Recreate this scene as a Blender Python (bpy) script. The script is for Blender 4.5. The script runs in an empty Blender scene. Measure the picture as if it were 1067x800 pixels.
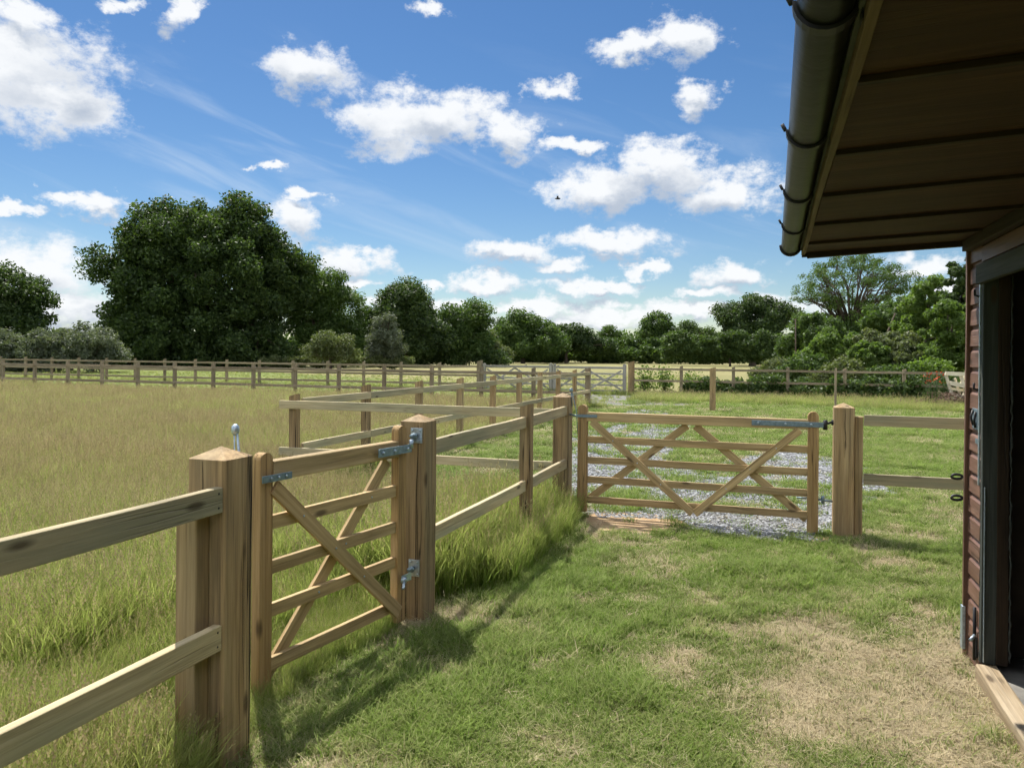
import bpy, math, random
import numpy as np
from mathutils import Vector, Matrix
R = math.radians
rng = np.random.default_rng(11)
random.seed(5)
sc = bpy.context.scene
COL = sc.collection

# ------------------------------------------------------------------ camera and survey helpers
H = 1.7; F = 801.0; TH = R(18.85); ROLL = R(0.5)
cT, sT = math.cos(TH), math.sin(TH)
CX, CY = 533.5, 367.6
def ray(px, py):
    a, b = (px - CX) / F, (CY - py) / F
    cr, sr = math.cos(ROLL), math.sin(ROLL)
    a, b = a*cr - b*sr, a*sr + b*cr          # undo the slight roll of the hand-held camera
    return Vector((a*cT - sT, a*sT + cT, b))
def ground(px, py, z=0.0):
    d = ray(px, py); t = (z - H) / d.z
    return Vector((0, 0, H)) + d*t
def at_depth(px, py, D):
    return Vector((0, 0, H)) + ray(px, py)*D
def at_y(px, y, py=367.6):
    d = ray(px, py); t = y / d.y
    return Vector((0, 0, H)) + d*t
RIGHT = Vector((cT, sT, 0)); FWD = Vector((-sT, cT, 0))

# ------------------------------------------------------------------ noise (numpy value noise)
_tab = rng.random((64, 64))
def vnoise(x, y):
    x = np.asarray(x, float); y = np.asarray(y, float)
    xi = np.floor(x).astype(int); yi = np.floor(y).astype(int)
    fx = x - xi; fy = y - yi; fx = fx*fx*(3-2*fx); fy = fy*fy*(3-2*fy)
    t = lambda a, b: _tab[a % 64, b % 64]
    return (t(xi, yi)*(1-fx)+t(xi+1, yi)*fx)*(1-fy) + (t(xi, yi+1)*(1-fx)+t(xi+1, yi+1)*fx)*fy
def fbm(x, y, o=4):
    s = 0; a = .5; n = 0
    for k in range(o):
        s = s + a*vnoise(x*2**k + 17*k, y*2**k + 5*k); n += a; a *= .5
    return s / n
def sstep(a, b, x):
    t = np.clip((np.asarray(x, float) - a)/(b - a), 0, 1); return t*t*(3-2*t)

# ------------------------------------------------------------------ materials
def new_mat(name):
    m = bpy.data.materials.new(name); m.use_nodes = True
    nt = m.node_tree; nt.nodes.clear()
    out = nt.nodes.new('ShaderNodeOutputMaterial')
    return m, nt, out
def N(nt, t, **kw):
    n = nt.nodes.new(t)
    for k, v in kw.items(): setattr(n, k, v)
    return n
def ramp(nt, fac, stops):
    r = N(nt, 'ShaderNodeValToRGB'); e = r.color_ramp.elements
    while len(e) < len(stops): e.new(0.5)
    for i, (p, c) in enumerate(stops):
        e[i].position = p; e[i].color = (*c, 1)
    nt.links.new(fac, r.inputs[0]); return r.outputs[0]
def noise(nt, vec, scale, detail=4, rough=.55, dist=0.0):
    n = N(nt, 'ShaderNodeTexNoise'); n.inputs['Scale'].default_value = scale
    n.inputs['Detail'].default_value = detail; n.inputs['Roughness'].default_value = rough
    n.inputs['Distortion'].default_value = dist
    if vec is not None: nt.links.new(vec, n.inputs['Vector'])
    return n.outputs['Fac']
def mixc(nt, fac, a, b, mode='MIX'):
    m = N(nt, 'ShaderNodeMix', data_type='RGBA', blend_type=mode)
    for s, v in ((0, fac), (6, a), (7, b)):
        if isinstance(v, (int, float)): m.inputs[s].default_value = v
        elif isinstance(v, tuple): m.inputs[s].default_value = (*v, 1)
        else: nt.links.new(v, m.inputs[s])
    return m.outputs[2]
def math_(nt, op, a, b=None, c=None, clamp=False):
    m = N(nt, 'ShaderNodeMath', operation=op, use_clamp=clamp)
    for i, v in enumerate((a, b, c)):
        if v is None: continue
        if isinstance(v, (int, float)): m.inputs[i].default_value = v
        else: nt.links.new(v, m.inputs[i])
    return m.outputs[0]
def bsdf(nt, out, color, rough=.7, metal=0.0, spec=.3, bump=None, bstr=.3, bdist=.01):
    b = N(nt, 'ShaderNodeBsdfPrincipled')
    if isinstance(color, tuple): b.inputs['Base Color'].default_value = (*color, 1)
    else: nt.links.new(color, b.inputs['Base Color'])
    if isinstance(rough, (int, float)): b.inputs['Roughness'].default_value = rough
    else: nt.links.new(rough, b.inputs['Roughness'])
    b.inputs['Metallic'].default_value = metal
    b.inputs['Specular IOR Level'].default_value = spec
    if bump is not None:
        bp = N(nt, 'ShaderNodeBump'); bp.inputs['Strength'].default_value = bstr; bp.inputs['Distance'].default_value = bdist
        nt.links.new(bump, bp.inputs['Height']); nt.links.new(bp.outputs[0], b.inputs['Normal'])
    nt.links.new(b.outputs[0], out.inputs[0]); return b
def plain(name, color, rough=.6, metal=0., spec=.3, var=.25, scale=8.):
    m, nt, out = new_mat(name)
    tc = N(nt, 'ShaderNodeTexCoord')
    n = noise(nt, tc.outputs['Object'], scale, 6)
    c = ramp(nt, n, [(.3, tuple(v*(1-var) for v in color)), (.7, tuple(min(1, v*(1+var)) for v in color))])
    bsdf(nt, out, c, rough, metal, spec, bump=n, bstr=.15)
    return m

def wood_mat(name, dark, mid, light, green=0.0, crack=.5, grain=1.0, stain=.5, rough=.72, spec=.25):
    """timber whose grain runs along the piece's own local X"""
    m, nt, out = new_mat(name)
    tc = N(nt, 'ShaderNodeTexCoord'); oi = N(nt, 'ShaderNodeObjectInfo')
    off = N(nt, 'ShaderNodeVectorMath', operation='SCALE'); off.inputs[0].default_value = (13, 37, 51)
    nt.links.new(oi.outputs['Random'], off.inputs[3])
    ad = N(nt, 'ShaderNodeVectorMath', operation='ADD')
    nt.links.new(tc.outputs['Object'], ad.inputs[0]); nt.links.new(off.outputs[0], ad.inputs[1])
    def stretch(sx, sy):
        v = N(nt, 'ShaderNodeVectorMath', operation='MULTIPLY'); v.inputs[1].default_value = (sx, sy, sy)
        nt.links.new(ad.outputs[0], v.inputs[0]); return v.outputs[0]
    warp = noise(nt, stretch(1.3, 3), 1.0, 2)
    g1 = noise(nt, stretch(1.2, 26*grain), 1.0, 5, .6, .35)
    g2 = noise(nt, stretch(3.5, 120*grain), 1.0, 3, .6, .2)
    g = math_(nt, 'ADD', math_(nt, 'MULTIPLY', g1, .68), math_(nt, 'MULTIPLY', g2, .32))
    col = ramp(nt, g, [(.33, dark), (.5, mid), (.66, light)])
    # broad weather staining
    st = noise(nt, stretch(1.1, 4), 1.0, 4)
    col = mixc(nt, math_(nt, 'MULTIPLY', ramp(nt, st, [(.45, (0, 0, 0)), (.68, (1, 1, 1))]), stain), col, tuple(v*.62 for v in mid))
    if green > 0:
        gn = noise(nt, stretch(.9, 6), 1.0, 3)
        col = mixc(nt, math_(nt, 'MULTIPLY', ramp(nt, gn, [(.38, (0, 0, 0)), (.62, (1, 1, 1))]), green), col, (.21, .235, .165))
    # knots
    vo = N(nt, 'ShaderNodeTexVoronoi'); vo.inputs['Scale'].default_value = 1.0
    nt.links.new(stretch(2.3, 7.5), vo.inputs['Vector'])
    kn = ramp(nt, vo.outputs['Distance'], [(.07, (1, 1, 1)), (.15, (.0, .0, .0))])
    col = mixc(nt, math_(nt, 'MULTIPLY', kn, .75), col, (.05, .03, .015))
    # drying cracks along the grain
    cr = noise(nt, stretch(.55, 30), 1.0, 2, .5, .25)
    crk = ramp(nt, cr, [(.478, (0, 0, 0)), (.494, (1, 1, 1)), (.506, (1, 1, 1)), (.522, (0, 0, 0))])
    cm = ramp(nt, noise(nt, stretch(.8, 3), 1.0, 2), [(.5, (0, 0, 0)), (.6, (1, 1, 1))])
    ck = math_(nt, 'MULTIPLY', math_(nt, 'MULTIPLY', crk, cm), crack)
    col = mixc(nt, ck, col, (.02, .013, .008))
    rn = math_(nt, 'MULTIPLY_ADD', oi.outputs['Random'], .35, .82)
    hv = N(nt, 'ShaderNodeHueSaturation'); nt.links.new(rn, hv.inputs['Value']); nt.links.new(col, hv.inputs['Color'])
    hgt = math_(nt, 'SUBTRACT', g, math_(nt, 'MULTIPLY', ck, 1.5))
    bsdf(nt, out, hv.outputs[0], rough, 0, spec, bump=hgt, bstr=.55, bdist=.006)
    return m
M_post = wood_mat('post timber', (.155, .10, .048), (.345, .23, .11), (.49, .345, .175), 0.2, crack=1, stain=.4)
M_rail = wood_mat('rail timber', (.32, .245, .13), (.48, .385, .22), (.61, .50, .31), .5, crack=.4, stain=.35)
M_gate = wood_mat('gate timber', (.23, .155, .07), (.44, .305, .14), (.60, .44, .225), .15, crack=.4, stain=.25)
M_rustr = wood_mat('stile timber', (.20, .12, .045), (.34, .215, .09), (.46, .31, .145), .08, crack=.6, stain=.3)
M_far = wood_mat('weathered timber', (.16, .12, .075), (.27, .21, .135), (.36, .29, .2), .15, crack=.3, stain=.4)
M_grey = wood_mat('silvered timber', (.20, .19, .17), (.32, .30, .27), (.44, .42, .38), 0, crack=.3, stain=.3)
M_board = wood_mat('red brown shiplap', (.10, .048, .030), (.165, .085, .056), (.23, .13, .092), 0, crack=.6, stain=.6, rough=.52, spec=.5)
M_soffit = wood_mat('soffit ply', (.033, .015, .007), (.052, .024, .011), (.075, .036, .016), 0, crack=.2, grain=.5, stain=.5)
M_fascia = wood_mat('fascia board', (.08, .052, .03), (.13, .085, .05), (.2, .14, .085), .1, crack=.4)
M_darkwood = wood_mat('dark batten', (.012, .008, .005), (.032, .02, .011), (.05, .03, .017), 0)
M_sill = wood_mat('sill timber', (.24, .175, .10), (.35, .27, .17), (.47, .38, .26), 0, crack=.3)
M_pale = wood_mat('peeled pale timber', (.6, .52, .37), (.74, .66, .49), (.82, .76, .62), 0, crack=.2, stain=.3)
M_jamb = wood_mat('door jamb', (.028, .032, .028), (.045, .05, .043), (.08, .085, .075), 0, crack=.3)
M_galv = plain('galvanised steel', (.42, .5, .56), .42, .75, .5, .25, 60)
M_bluegalv = plain('blue grey strap', (.2, .27, .31), .5, .6, .5, .25, 40)
M_black = plain('black iron', (.02, .02, .022), .5, .2, .4)
M_gutter = plain('black plastic gutter', (.008, .009, .007), .34, 0, .1, .3, 14)
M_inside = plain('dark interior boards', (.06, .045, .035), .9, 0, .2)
M_concrete = plain('concrete floor', (.2, .19, .17), .9)
M_roof = plain('felt roof', (.08, .08, .075), .95)

def foliage_mat(name, cols, transl=.35, scale=.35, rough=.55):
    m, nt, out = new_mat(name)
    geo = N(nt, 'ShaderNodeNewGeometry'); tc = N(nt, 'ShaderNodeTexCoord')
    n = noise(nt, tc.outputs['Object'], scale, 3)
    f = math_(nt, 'ADD', math_(nt, 'MULTIPLY', n, .75), math_(nt, 'MULTIPLY', geo.outputs['Random Per Island'], .5))
    k = len(cols)
    c = ramp(nt, f, [(.32 + .6*i/(k-1), cols[i]) for i in range(k)])
    p = N(nt, 'ShaderNodeBsdfPrincipled'); nt.links.new(c, p.inputs['Base Color'])
    p.inputs['Roughness'].default_value = rough; p.inputs['Specular IOR Level'].default_value = .35
    t = N(nt, 'ShaderNodeBsdfTranslucent')
    tcx = mixc(nt, 1.0, c, (1.15, 1.25, .5), 'MULTIPLY'); nt.links.new(tcx, t.inputs['Color'])
    mx = N(nt, 'ShaderNodeMixShader'); mx.inputs[0].default_value = transl
    nt.links.new(p.outputs[0], mx.inputs[1]); nt.links.new(t.outputs[0], mx.inputs[2])
    nt.links.new(mx.outputs[0], out.inputs[0]); return m
F_oak = foliage_mat('oak leaves', [(.024, .046, .013), (.05, .086, .024), (.10, .15, .04)], .38)
F_mid = foliage_mat('mid green leaves', [(.045, .082, .02), (.078, .13, .032), (.12, .185, .05)], .46)
F_grey = foliage_mat('grey green leaves', [(.08, .10, .065), (.12, .145, .095), (.17, .195, .135)], .35)
F_bright = foliage_mat('bright willow leaves', [(.085, .14, .03), (.13, .20, .045), (.18, .26, .075)], .52)
F_hedge = foliage_mat('hedge leaves', [(.04, .072, .02), (.07, .118, .03), (.12, .17, .05)], .43)
F_bramble = foliage_mat('bramble leaves', [(.05, .085, .024), (.08, .125, .038), (.12, .17, .06)], .42)
F_olive = foliage_mat('olive scrub leaves', [(.075, .10, .035), (.12, .15, .06), (.18, .20, .10)], .42)
M_bark = plain('bark', (.10, .08, .06), .95, 0, .1, .35, 4)
M_twig = plain('dead twigs', (.17, .115, .085), .9, 0, .1, .4, 6)

def grass_mat(name, base, tip, dry, transl=.52, tipstart=.35):
    m, nt, out = new_mat(name)
    at = N(nt, 'ShaderNodeAttribute', attribute_type='INSTANCER', attribute_name='tint')
    oi = N(nt, 'ShaderNodeObjectInfo'); geo = N(nt, 'ShaderNodeNewGeometry')
    hh = N(nt, 'ShaderNodeAttribute', attribute_type='GEOMETRY', attribute_name='hfrac')
    c = mixc(nt, ramp(nt, hh.outputs['Fac'], [(tipstart, (0, 0, 0)), (1, (1, 1, 1))]), base, tip)
    dm = math_(nt, 'ADD', at.outputs['Fac'], math_(nt, 'MULTIPLY_ADD', geo.outputs['Random Per Island'], .7, -.35), clamp=True)
    c = mixc(nt, dm, c, dry)
    v = math_(nt, 'MULTIPLY_ADD', oi.outputs['Random'], .55, .72)
    hv = N(nt, 'ShaderNodeHueSaturation'); nt.links.new(v, hv.inputs['Value']); nt.links.new(c, hv.inputs['Color'])
    hv.inputs['Hue'].default_value = .5
    p = N(nt, 'ShaderNodeBsdfPrincipled'); nt.links.new(hv.outputs[0], p.inputs['Base Color'])
    p.inputs['Roughness'].default_value = .6; p.inputs['Specular IOR Level'].default_value = .12
    t = N(nt, 'ShaderNodeBsdfTranslucent'); nt.links.new(hv.outputs[0], t.inputs['Color'])
    mx = N(nt, 'ShaderNodeMixShader'); mx.inputs[0].default_value = transl
    nt.links.new(p.outputs[0], mx.inputs[1]); nt.links.new(t.outputs[0], mx.inputs[2])
    nt.links.new(mx.outputs[0], out.inputs[0]); return m
G_lawn = grass_mat('lawn grass', (.135, .225, .034), (.265, .365, .075), (.54, .47, .27))
G_straw = grass_mat('dry straw', (.42, .35, .21), (.55, .47, .3), (.5, .42, .27), .25)
G_tall = grass_mat('meadow grass', (.16, .25, .035), (.35, .40, .10), (.40, .38, .16))
G_seed = grass_mat('meadow seed heads', (.34, .31, .13), (.40, .34, .17), (.36, .28, .15), .4, .1)

def ground_mat(name, stops, scale=1.2, fine=40.):
    m, nt, out = new_mat(name)
    tc = N(nt, 'ShaderNodeTexCoord')
    a = noise(nt, tc.outputs['Object'], scale, 6, .6)
    b = noise(nt, tc.outputs['Object'], fine, 4, .7)
    f = math_(nt, 'ADD', math_(nt, 'MULTIPLY', a, .7), math_(nt, 'MULTIPLY', b, .3))
    c = ramp(nt, f, stops)
    bsdf(nt, out, c, .95, 0, .1, bump=b, bstr=.6, bdist=.03); return m
S_soil = ground_mat('meadow soil', [(.35, (.075, .10, .028)), (.5, (.13, .15, .045)), (.65, (.19, .18, .07))], .35)
S_lawn = ground_mat('lawn soil', [(.38, (.065, .085, .022)), (.5, (.11, .135, .04)), (.62, (.2, .18, .09))], .9)
S_hay = ground_mat('mown hay field', [(.35, (.17, .165, .07)), (.5, (.22, .205, .09)), (.65, (.28, .255, .125))], .05, 2.)
S_pasture = ground_mat('short pasture', [(.35, (.10, .14, .04)), (.5, (.15, .18, .055)), (.65, (.21, .22, .08))], .25, 8.)
S_dirt = ground_mat('bare tan soil', [(.35, (.33, .22, .12)), (.5, (.42, .29, .165)), (.65, (.52, .38, .23))], 11., 50.)
S_gravel = ground_mat('gravel bed', [(.35, (.12, .12, .08)), (.5, (.19, .19, .165)), (.65, (.28, .28, .27))], 5., 60.)
S_thatch = ground_mat('dry thatch', [(.35, (.15, .13, .065)), (.5, (.24, .20, .11)), (.65, (.34, .29, .17))], 3., 60.)

# ------------------------------------------------------------------ object helpers
class MB:
    def __init__(s): s.v = []; s.f = []; s.mi = []; s.sm = []
    def add(s, vs, fs, mi=0, smooth=False):
        b = len(s.v); s.v += [tuple(v) for v in vs]; s.f += [tuple(i+b for i in f) for f in fs]
        s.mi += [mi]*len(fs); s.sm += [smooth]*len(fs)
    def box(s, a, b, mi=0):
        x0, y0, z0 = a; x1, y1, z1 = b
        v = [(x0,y0,z0),(x1,y0,z0),(x1,y1,z0),(x0,y1,z0),(x0,y0,z1),(x1,y0,z1),(x1,y1,z1),(x0,y1,z1)]
        s.add(v, [(0,3,2,1),(4,5,6,7),(0,1,5,4),(1,2,6,5),(2,3,7,6),(3,0,4,7)], mi)
    def tube(s, pts, rad, n=6, mi=0, cap=True):
        pts = [Vector(p) for p in pts]
        if not hasattr(rad, '__len__'): rad = [rad]*len(pts)
        vs = []; fs = []
        for i, p in enumerate(pts):
            d = (pts[min(i+1, len(pts)-1)] - pts[max(i-1, 0)]).normalized()
            u = d.cross(Vector((0, 0, 1)) if abs(d.z) < .9 else Vector((1, 0, 0))).normalized(); w = d.cross(u)
            for k in range(n):
                a = 2*math.pi*k/n; vs.append(p + (u*math.cos(a) + w*math.sin(a))*rad[i])
        for i in range(len(pts)-1):
            for k in range(n):
                a, b = i*n+k, i*n+(k+1) % n; fs.append((a, b, b+n, a+n))
        if cap: fs.append(tuple(range(n))[::-1]); fs.append(tuple((len(pts)-1)*n + k for k in range(n)))
        s.add(vs, fs, mi, True)
    def mesh(s, name, mats):
        me = bpy.data.meshes.new(name); me.from_pydata(s.v, [], s.f)
        for m in (mats if isinstance(mats, (list, tuple)) else [mats]): me.materials.append(m)
        me.polygons.foreach_set('material_index', s.mi); me.polygons.foreach_set('use_smooth', s.sm)
        me.update(); return me
    def build(s, name, mats, parent=None, mw=None, bevel=0):
        o = bpy.data.objects.new(name, s.mesh(name, mats)); COL.objects.link(o)
        place(o, parent, mw)
        if bevel:
            b = o.modifiers.new('b', 'BEVEL'); b.width = bevel; b.segments = 2; b.limit_method = 'ANGLE'; b.angle_limit = R(40)
        return o
def world_of(o):
    m = o.matrix_basis.copy()
    if o.parent: m = world_of(o.parent) @ m
    return m
def place(o, parent, mw):
    mw = mw or Matrix()
    if parent: o.parent = parent; o.matrix_basis = world_of(parent).inverted() @ mw
    else: o.matrix_basis = mw
def tag(o, label=None, cat=None, group=None, kind=None):
    for k, v in (('label', label), ('category', cat), ('group', group), ('kind', kind)):
        if v: o[k] = v
    return o
def empty(name, loc, label, cat, group=None):
    o = bpy.data.objects.new(name, None); COL.objects.link(o); o.empty_display_size = .2
    o.matrix_basis = Matrix.Translation(Vector(loc)); tag(o, label, cat, group); return o
def frame(p0, p1, up=Vector((0, 0, 1))):
    x = (p1 - p0).normalized()
    if abs(x.dot(up)) > .98: up = Vector((0, 1, 0))
    y = up.cross(x).normalized(); z = x.cross(y)
    m = Matrix.Identity(4)
    for i, a in enumerate((x, y, z)): m[0][i], m[1][i], m[2][i] = a
    m.translation = p0; return m
def beam_mb(L, w, h, seg=None, warp=.0025, ends=None, top=None):
    """timber from x=0..L; w across local Y, h across local Z; top: None, 'pyramid', 'round', 'weather'"""
    s = MB(); seg = seg or max(1, int(L/.35))
    bev = min(w, h)*.06
    prof = [(-w/2+bev, -h/2), (w/2-bev, -h/2), (w/2, -h/2+bev), (w/2, h/2-bev), (w/2-bev, h/2), (-w/2+bev, h/2), (-w/2, h/2-bev), (-w/2, -h/2+bev)]
    ph = [random.uniform(0, 6.28) for _ in range(4)]
    vs = []
    for i in range(seg+1):
        t = i/seg; x = L*t
        oy = warp*math.sin(ph[0] + 2.3*x) if 0 < i < seg else 0; oz = warp*math.sin(ph[1] + 1.7*x) if 0 < i < seg else 0
        vs += [(x, a+oy, b+oz) for a, b in prof]
    fs = []
    for i in range(seg):
        for k in range(8): a, b = i*8+k, i*8+(k+1) % 8; fs.append((a, a+8, b+8, b))
    fs.append(tuple(range(8)))
    e = seg*8
    if top == 'pyramid':
        vs.append((L + w*.24, 0, 0)); n = len(vs)-1
        fs += [(e+k, n, e+(k+1) % 8) for k in range(8)]
        fs = [tuple(reversed(f)) if len(f) == 3 else f for f in fs]
    elif top == 'weather':   # one slope shed to the side
        for k in range(8):
            x, y, z = vs[e+k]; vs[e+k] = (L + .5*(y + w/2)*.6, y, z)
        fs.append(tuple(e + k for k in range(8))[::-1])
    elif top == 'round':     # half-round top in the plane of local Y
        prev = e; m = 6
        for j in range(1, m+1):
            a = math.pi/2*j/m*.98
            vs += [(L + w/2*math.sin(a)*.9, y*math.cos(a), z) for y, z in prof]
            n = len(vs) - 8
            for k in range(8): A, B = prev+k, prev+(k+1) % 8; fs.append((A, A+n-prev, B+n-prev, B))
            prev = n
        fs.append(tuple(prev + k for k in range(8))[::-1])
    else: fs.append(tuple(e + k for k in range(8))[::-1])
    s.add(vs, fs); return s
def beam(name, p0, p1, w, h, mat, parent=None, up=Vector((0, 0, 1)), top=None, warp=.0025):
    p0, p1 = Vector(p0), Vector(p1)
    return beam_mb((p1-p0).length, w, h, None, warp, top=top).build(name, mat, parent, frame(p0, p1, up))
def post(name, x, y, h, w, d, mat, parent=None, top='weather', base=-.25):
    """upright post: w along world X, d along world Y"""
    mw = Matrix.Identity(4)
    for i, a in enumerate(((0, 0, 1), (1, 0, 0), (0, 1, 0))): mw[0][i], mw[1][i], mw[2][i] = a
    mw.translation = Vector((x, y, base)) 
    return beam_mb(h - base, w, d, 5, .0015, top=top).build(name, mat, parent, mw)
def bolt(parent, p, n, r=.012, t=.01, mat=None):
    s = MB(); p = Vector(p); n = Vector(n).normalized(); s.tube([p, p + n*t], [r, r*.8], 8); 
    return s.build('bolt', mat or M_galv, parent)

# ================================================================== SETTING: ground sheets
def sheet(name, poly, z, mat, cell=None):
    s = MB(); s.add([(x, y, z) for x, y in poly], [tuple(range(len(poly)))])
    o = s.build(name, mat); tag(o, kind='structure'); return o
def ragged(poly, step=.25, amp=.12):
    out = []
    for i in range(len(poly)):
        a, b = Vector(poly[i]), Vector(poly[(i+1) % len(poly)]); L = (b-a).length; n = max(1, int(L/step))
        nn = Vector((-(b-a).y, (b-a).x)).normalized()
        for k in range(n):
            p = a + (b-a)*k/n; q = (float(fbm(p.x*2.1+9, p.y*2.1+4, 3)) - .5)*2.4*amp; out.append(tuple(p + nn*q))
    return out
def ccw(poly):
    a = sum(poly[i][0]*poly[(i+1) % len(poly)][1]-poly[(i+1) % len(poly)][0]*poly[i][1] for i in range(len(poly)))
    return poly if a > 0 else poly[::-1]
sheet('ground', [(-900, -400), (900, -400), (900, 1400), (-900, 1400)], 0, S_soil)
sheet('lawn', ccw(ragged([(-1.85, -3), (9, -3), (9, 24), (5, 27.5), (-6, 28), (-5.4, 8.1), (-1.85, 8.0)], .4, .1)), .004, S_lawn)
sheet('pasture', [(-70, 24.2), (-5.5, 24.2), (-5.0, 31.6), (-5.0, 62), (-90, 62)], .006, S_pasture)
sheet('hay_field', [(-60, 62), (-5, 34), (20, 36), (60, 60), (70, 148), (-40, 175), (-70, 110)], .012, S_hay)
def gpoly(pts): return [tuple(ground(px, py).xy) for px, py in pts]
GRAV = [gpoly([(583, 505), (612, 536), (700, 541), (770, 566), (868, 566), (880, 554), (915, 512), (908, 492), (866, 478), (822, 468), (742, 484), (704, 470), (722, 444), (700, 428), (655, 428), (628, 446), (590, 452)]),
        gpoly([(604, 418), (640, 424), (718, 424), (730, 412), (690, 404), (612, 405)])]
for i, g in enumerate(GRAV): sheet('gravel_track' , ccw(ragged(g, .2, .14)), .009, S_gravel)
DIRT = [gpoly([(604, 541), (624, 554), (690, 557), (716, 548), (690, 537), (630, 533)]), gpoly([(838, 560), (868, 560), (866, 568), (846, 568)])]
for g in DIRT: sheet('bare_soil', ccw(ragged(g, .1, .05)), .013, S_dirt)
THATCH = gpoly([(820, 700), (880, 682), (985, 694), (1030, 702), (1200, 1000), (920, 900), (850, 790), (825, 745)])
sheet('dry_ground', ccw(ragged(THATCH, .15, .12)), .008, S_thatch)

def inpoly(x, y, poly):
    ins = np.zeros(x.shape, bool); n = len(poly)
    for i in range(n):
        x0, y0 = poly[i]; x1, y1 = poly[(i+1) % n]
        c = ((y0 > y) != (y1 > y)) & (x < (x1-x0)*(y-y0)/(y1-y0+1e-12)+x0); ins ^= c
    return ins
def nearpoly(x, y, poly, d):
    """poly test with a noisy margin"""
    jx = x + (fbm(x*3+3, y*3+8, 3)-.5)*d*2; jy = y + (fbm(x*3+31, y*3+18, 3)-.5)*d*2
    return inpoly(jx, jy, poly)

# ================================================================== GRASS (instanced tufts)
def tuft_mesh(name, nb, hmin, hmax, w, spread, lean, mats, seeds=0, flat=0.0, rs=0):
    r = np.random.default_rng(rs); V = []; Fc = []; HF = []; MI = []
    for b in range(nb + seeds):
        isseed = b >= nb
        a = r.uniform(0, 6.283); rad = spread*math.sqrt(r.random()); bx, by = rad*math.cos(a), rad*math.sin(a)
        h = r.uniform(hmin, hmax) * (1.25 if isseed else 1); da = r.uniform(0, 6.283); le = r.uniform(.15, 1)*lean*h
        if isseed: le *= .6
        seg = 4 if hmax > .2 else 3
        dx, dy = math.cos(da), math.sin(da); px, py = -dy, dx
        ww = (w*.35 if isseed else w)*r.uniform(.7, 1.2)
        base = len(V)
        for k in range(seg+1):
            t = k/seg; off = le*t**1.9; zz = h*(t - .35*lean*t*t)*(1-flat)
            x, y = bx+dx*off, by+dy*off; hw = ww*(1-t**1.6)*.5 if not isseed else ww*.5
            hw = max(hw, w*.04)
            V += [(x-px*hw, y-py*hw, zz-.01*(k == 0)), (x+px*hw, y+py*hw, zz-.01*(k == 0))]; HF += [t, t]
        for k in range(seg):
            q = base+2*k; Fc.append((q, q+1, q+3, q+2)); MI.append(0)
        if isseed:    # airy seed head: a few little scales round the tip
            hl = h*.22; x, y, zz = bx+dx*le, by+dy*le, V[-1][2]
            for j in range(9):
                t = j/8; ang = r.uniform(0, 6.283); rr = (.003+.006*math.sin(math.pi*t))*(h/.45)
                cx, cy, cz = x + dx*t*.02 + rr*math.cos(ang), y + dy*t*.02 + rr*math.sin(ang), zz - hl*.5 + hl*t
                q = len(V); s_ = .0048*(h/.45)
                V += [(cx, cy, cz-s_*1.4), (cx+s_*math.sin(ang), cy-s_*math.cos(ang), cz), (cx, cy, cz+s_*1.6), (cx-s_*math.sin(ang), cy+s_*math.cos(ang), cz)]
                HF += [.8]*4; Fc.append((q, q+1, q+2, q+3)); MI.append(1)
    me = bpy.data.meshes.new(name); me.from_pydata(V, [], Fc)
    for m in mats: me.materials.append(m)
    me.polygons.foreach_set('material_index', MI)
    at = me.attributes.new('hfrac', 'FLOAT', 'POINT'); at.data.foreach_set('value', HF)
    me.update(); return me
def proto_collection(cname, meshes):
    c = bpy.data.collections.new(cname)
    for i, me in enumerate(meshes):
        o = bpy.data.objects.new('%s_%02d' % (cname, i), me); c.objects.link(o)
    return c
def scatter(name, label, cat, P, coll, idx, rot, scl, tint, mats):
    n = len(P); me = bpy.data.meshes.new(name); me.vertices.add(n); me.vertices.foreach_set('co', np.asarray(P, np.float32).ravel())
    me.attributes.new('idx', 'INT', 'POINT').data.foreach_set('value', np.asarray(idx, np.int32))
    me.attributes.new('rot', 'FLOAT_VECTOR', 'POINT').data.foreach_set('vector', np.asarray(rot, np.float32).ravel())
    me.attributes.new('scl', 'FLOAT_VECTOR', 'POINT').data.foreach_set('vector', np.asarray(scl, np.float32).ravel())
    me.attributes.new('tint', 'FLOAT', 'POINT').data.foreach_set('value', np.asarray(tint, np.float32))
    for m in mats: me.materials.append(m)
    o = bpy.data.objects.new(name, me); COL.objects.link(o)
    ng = bpy.data.node_groups.new(name, 'GeometryNodeTree')
    ng.interface.new_socket('Geometry', in_out='INPUT', socket_type='NodeSocketGeometry')
    ng.interface.new_socket('Geometry', in_out='OUTPUT', socket_type='NodeSocketGeometry')
    gi, go = ng.nodes.new('NodeGroupInput'), ng.nodes.new('NodeGroupOutput')
    ci = ng.nodes.new('GeometryNodeCollectionInfo'); ci.inputs[0].default_value = coll; ci.inputs[1].default_value = True; ci.inputs[2].default_value = True
    ip = ng.nodes.new('GeometryNodeInstanceOnPoints'); ip.inputs['Pick Instance'].default_value = True
    def attr(t, nm):
        a = ng.nodes.new('GeometryNodeInputNamedAttribute'); a.data_type = t; a.inputs[0].default_value = nm; return a.outputs[0]
    ng.links.new(gi.outputs[0], ip.inputs['Points']); ng.links.new(ci.outputs[0], ip.inputs['Instance'])
    ng.links.new(attr('INT', 'idx'), ip.inputs['Instance Index'])
    ng.links.new(attr('FLOAT_VECTOR', 'rot'), ip.inputs['Rotation']); ng.links.new(attr('FLOAT_VECTOR', 'scl'), ip.inputs['Scale'])
    ng.links.new(ip.outputs[0], go.inputs[0])
    md = o.modifiers.new('gn', 'NODES'); md.node_group = ng
    tag(o, label, cat, kind='stuff'); return o

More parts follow.
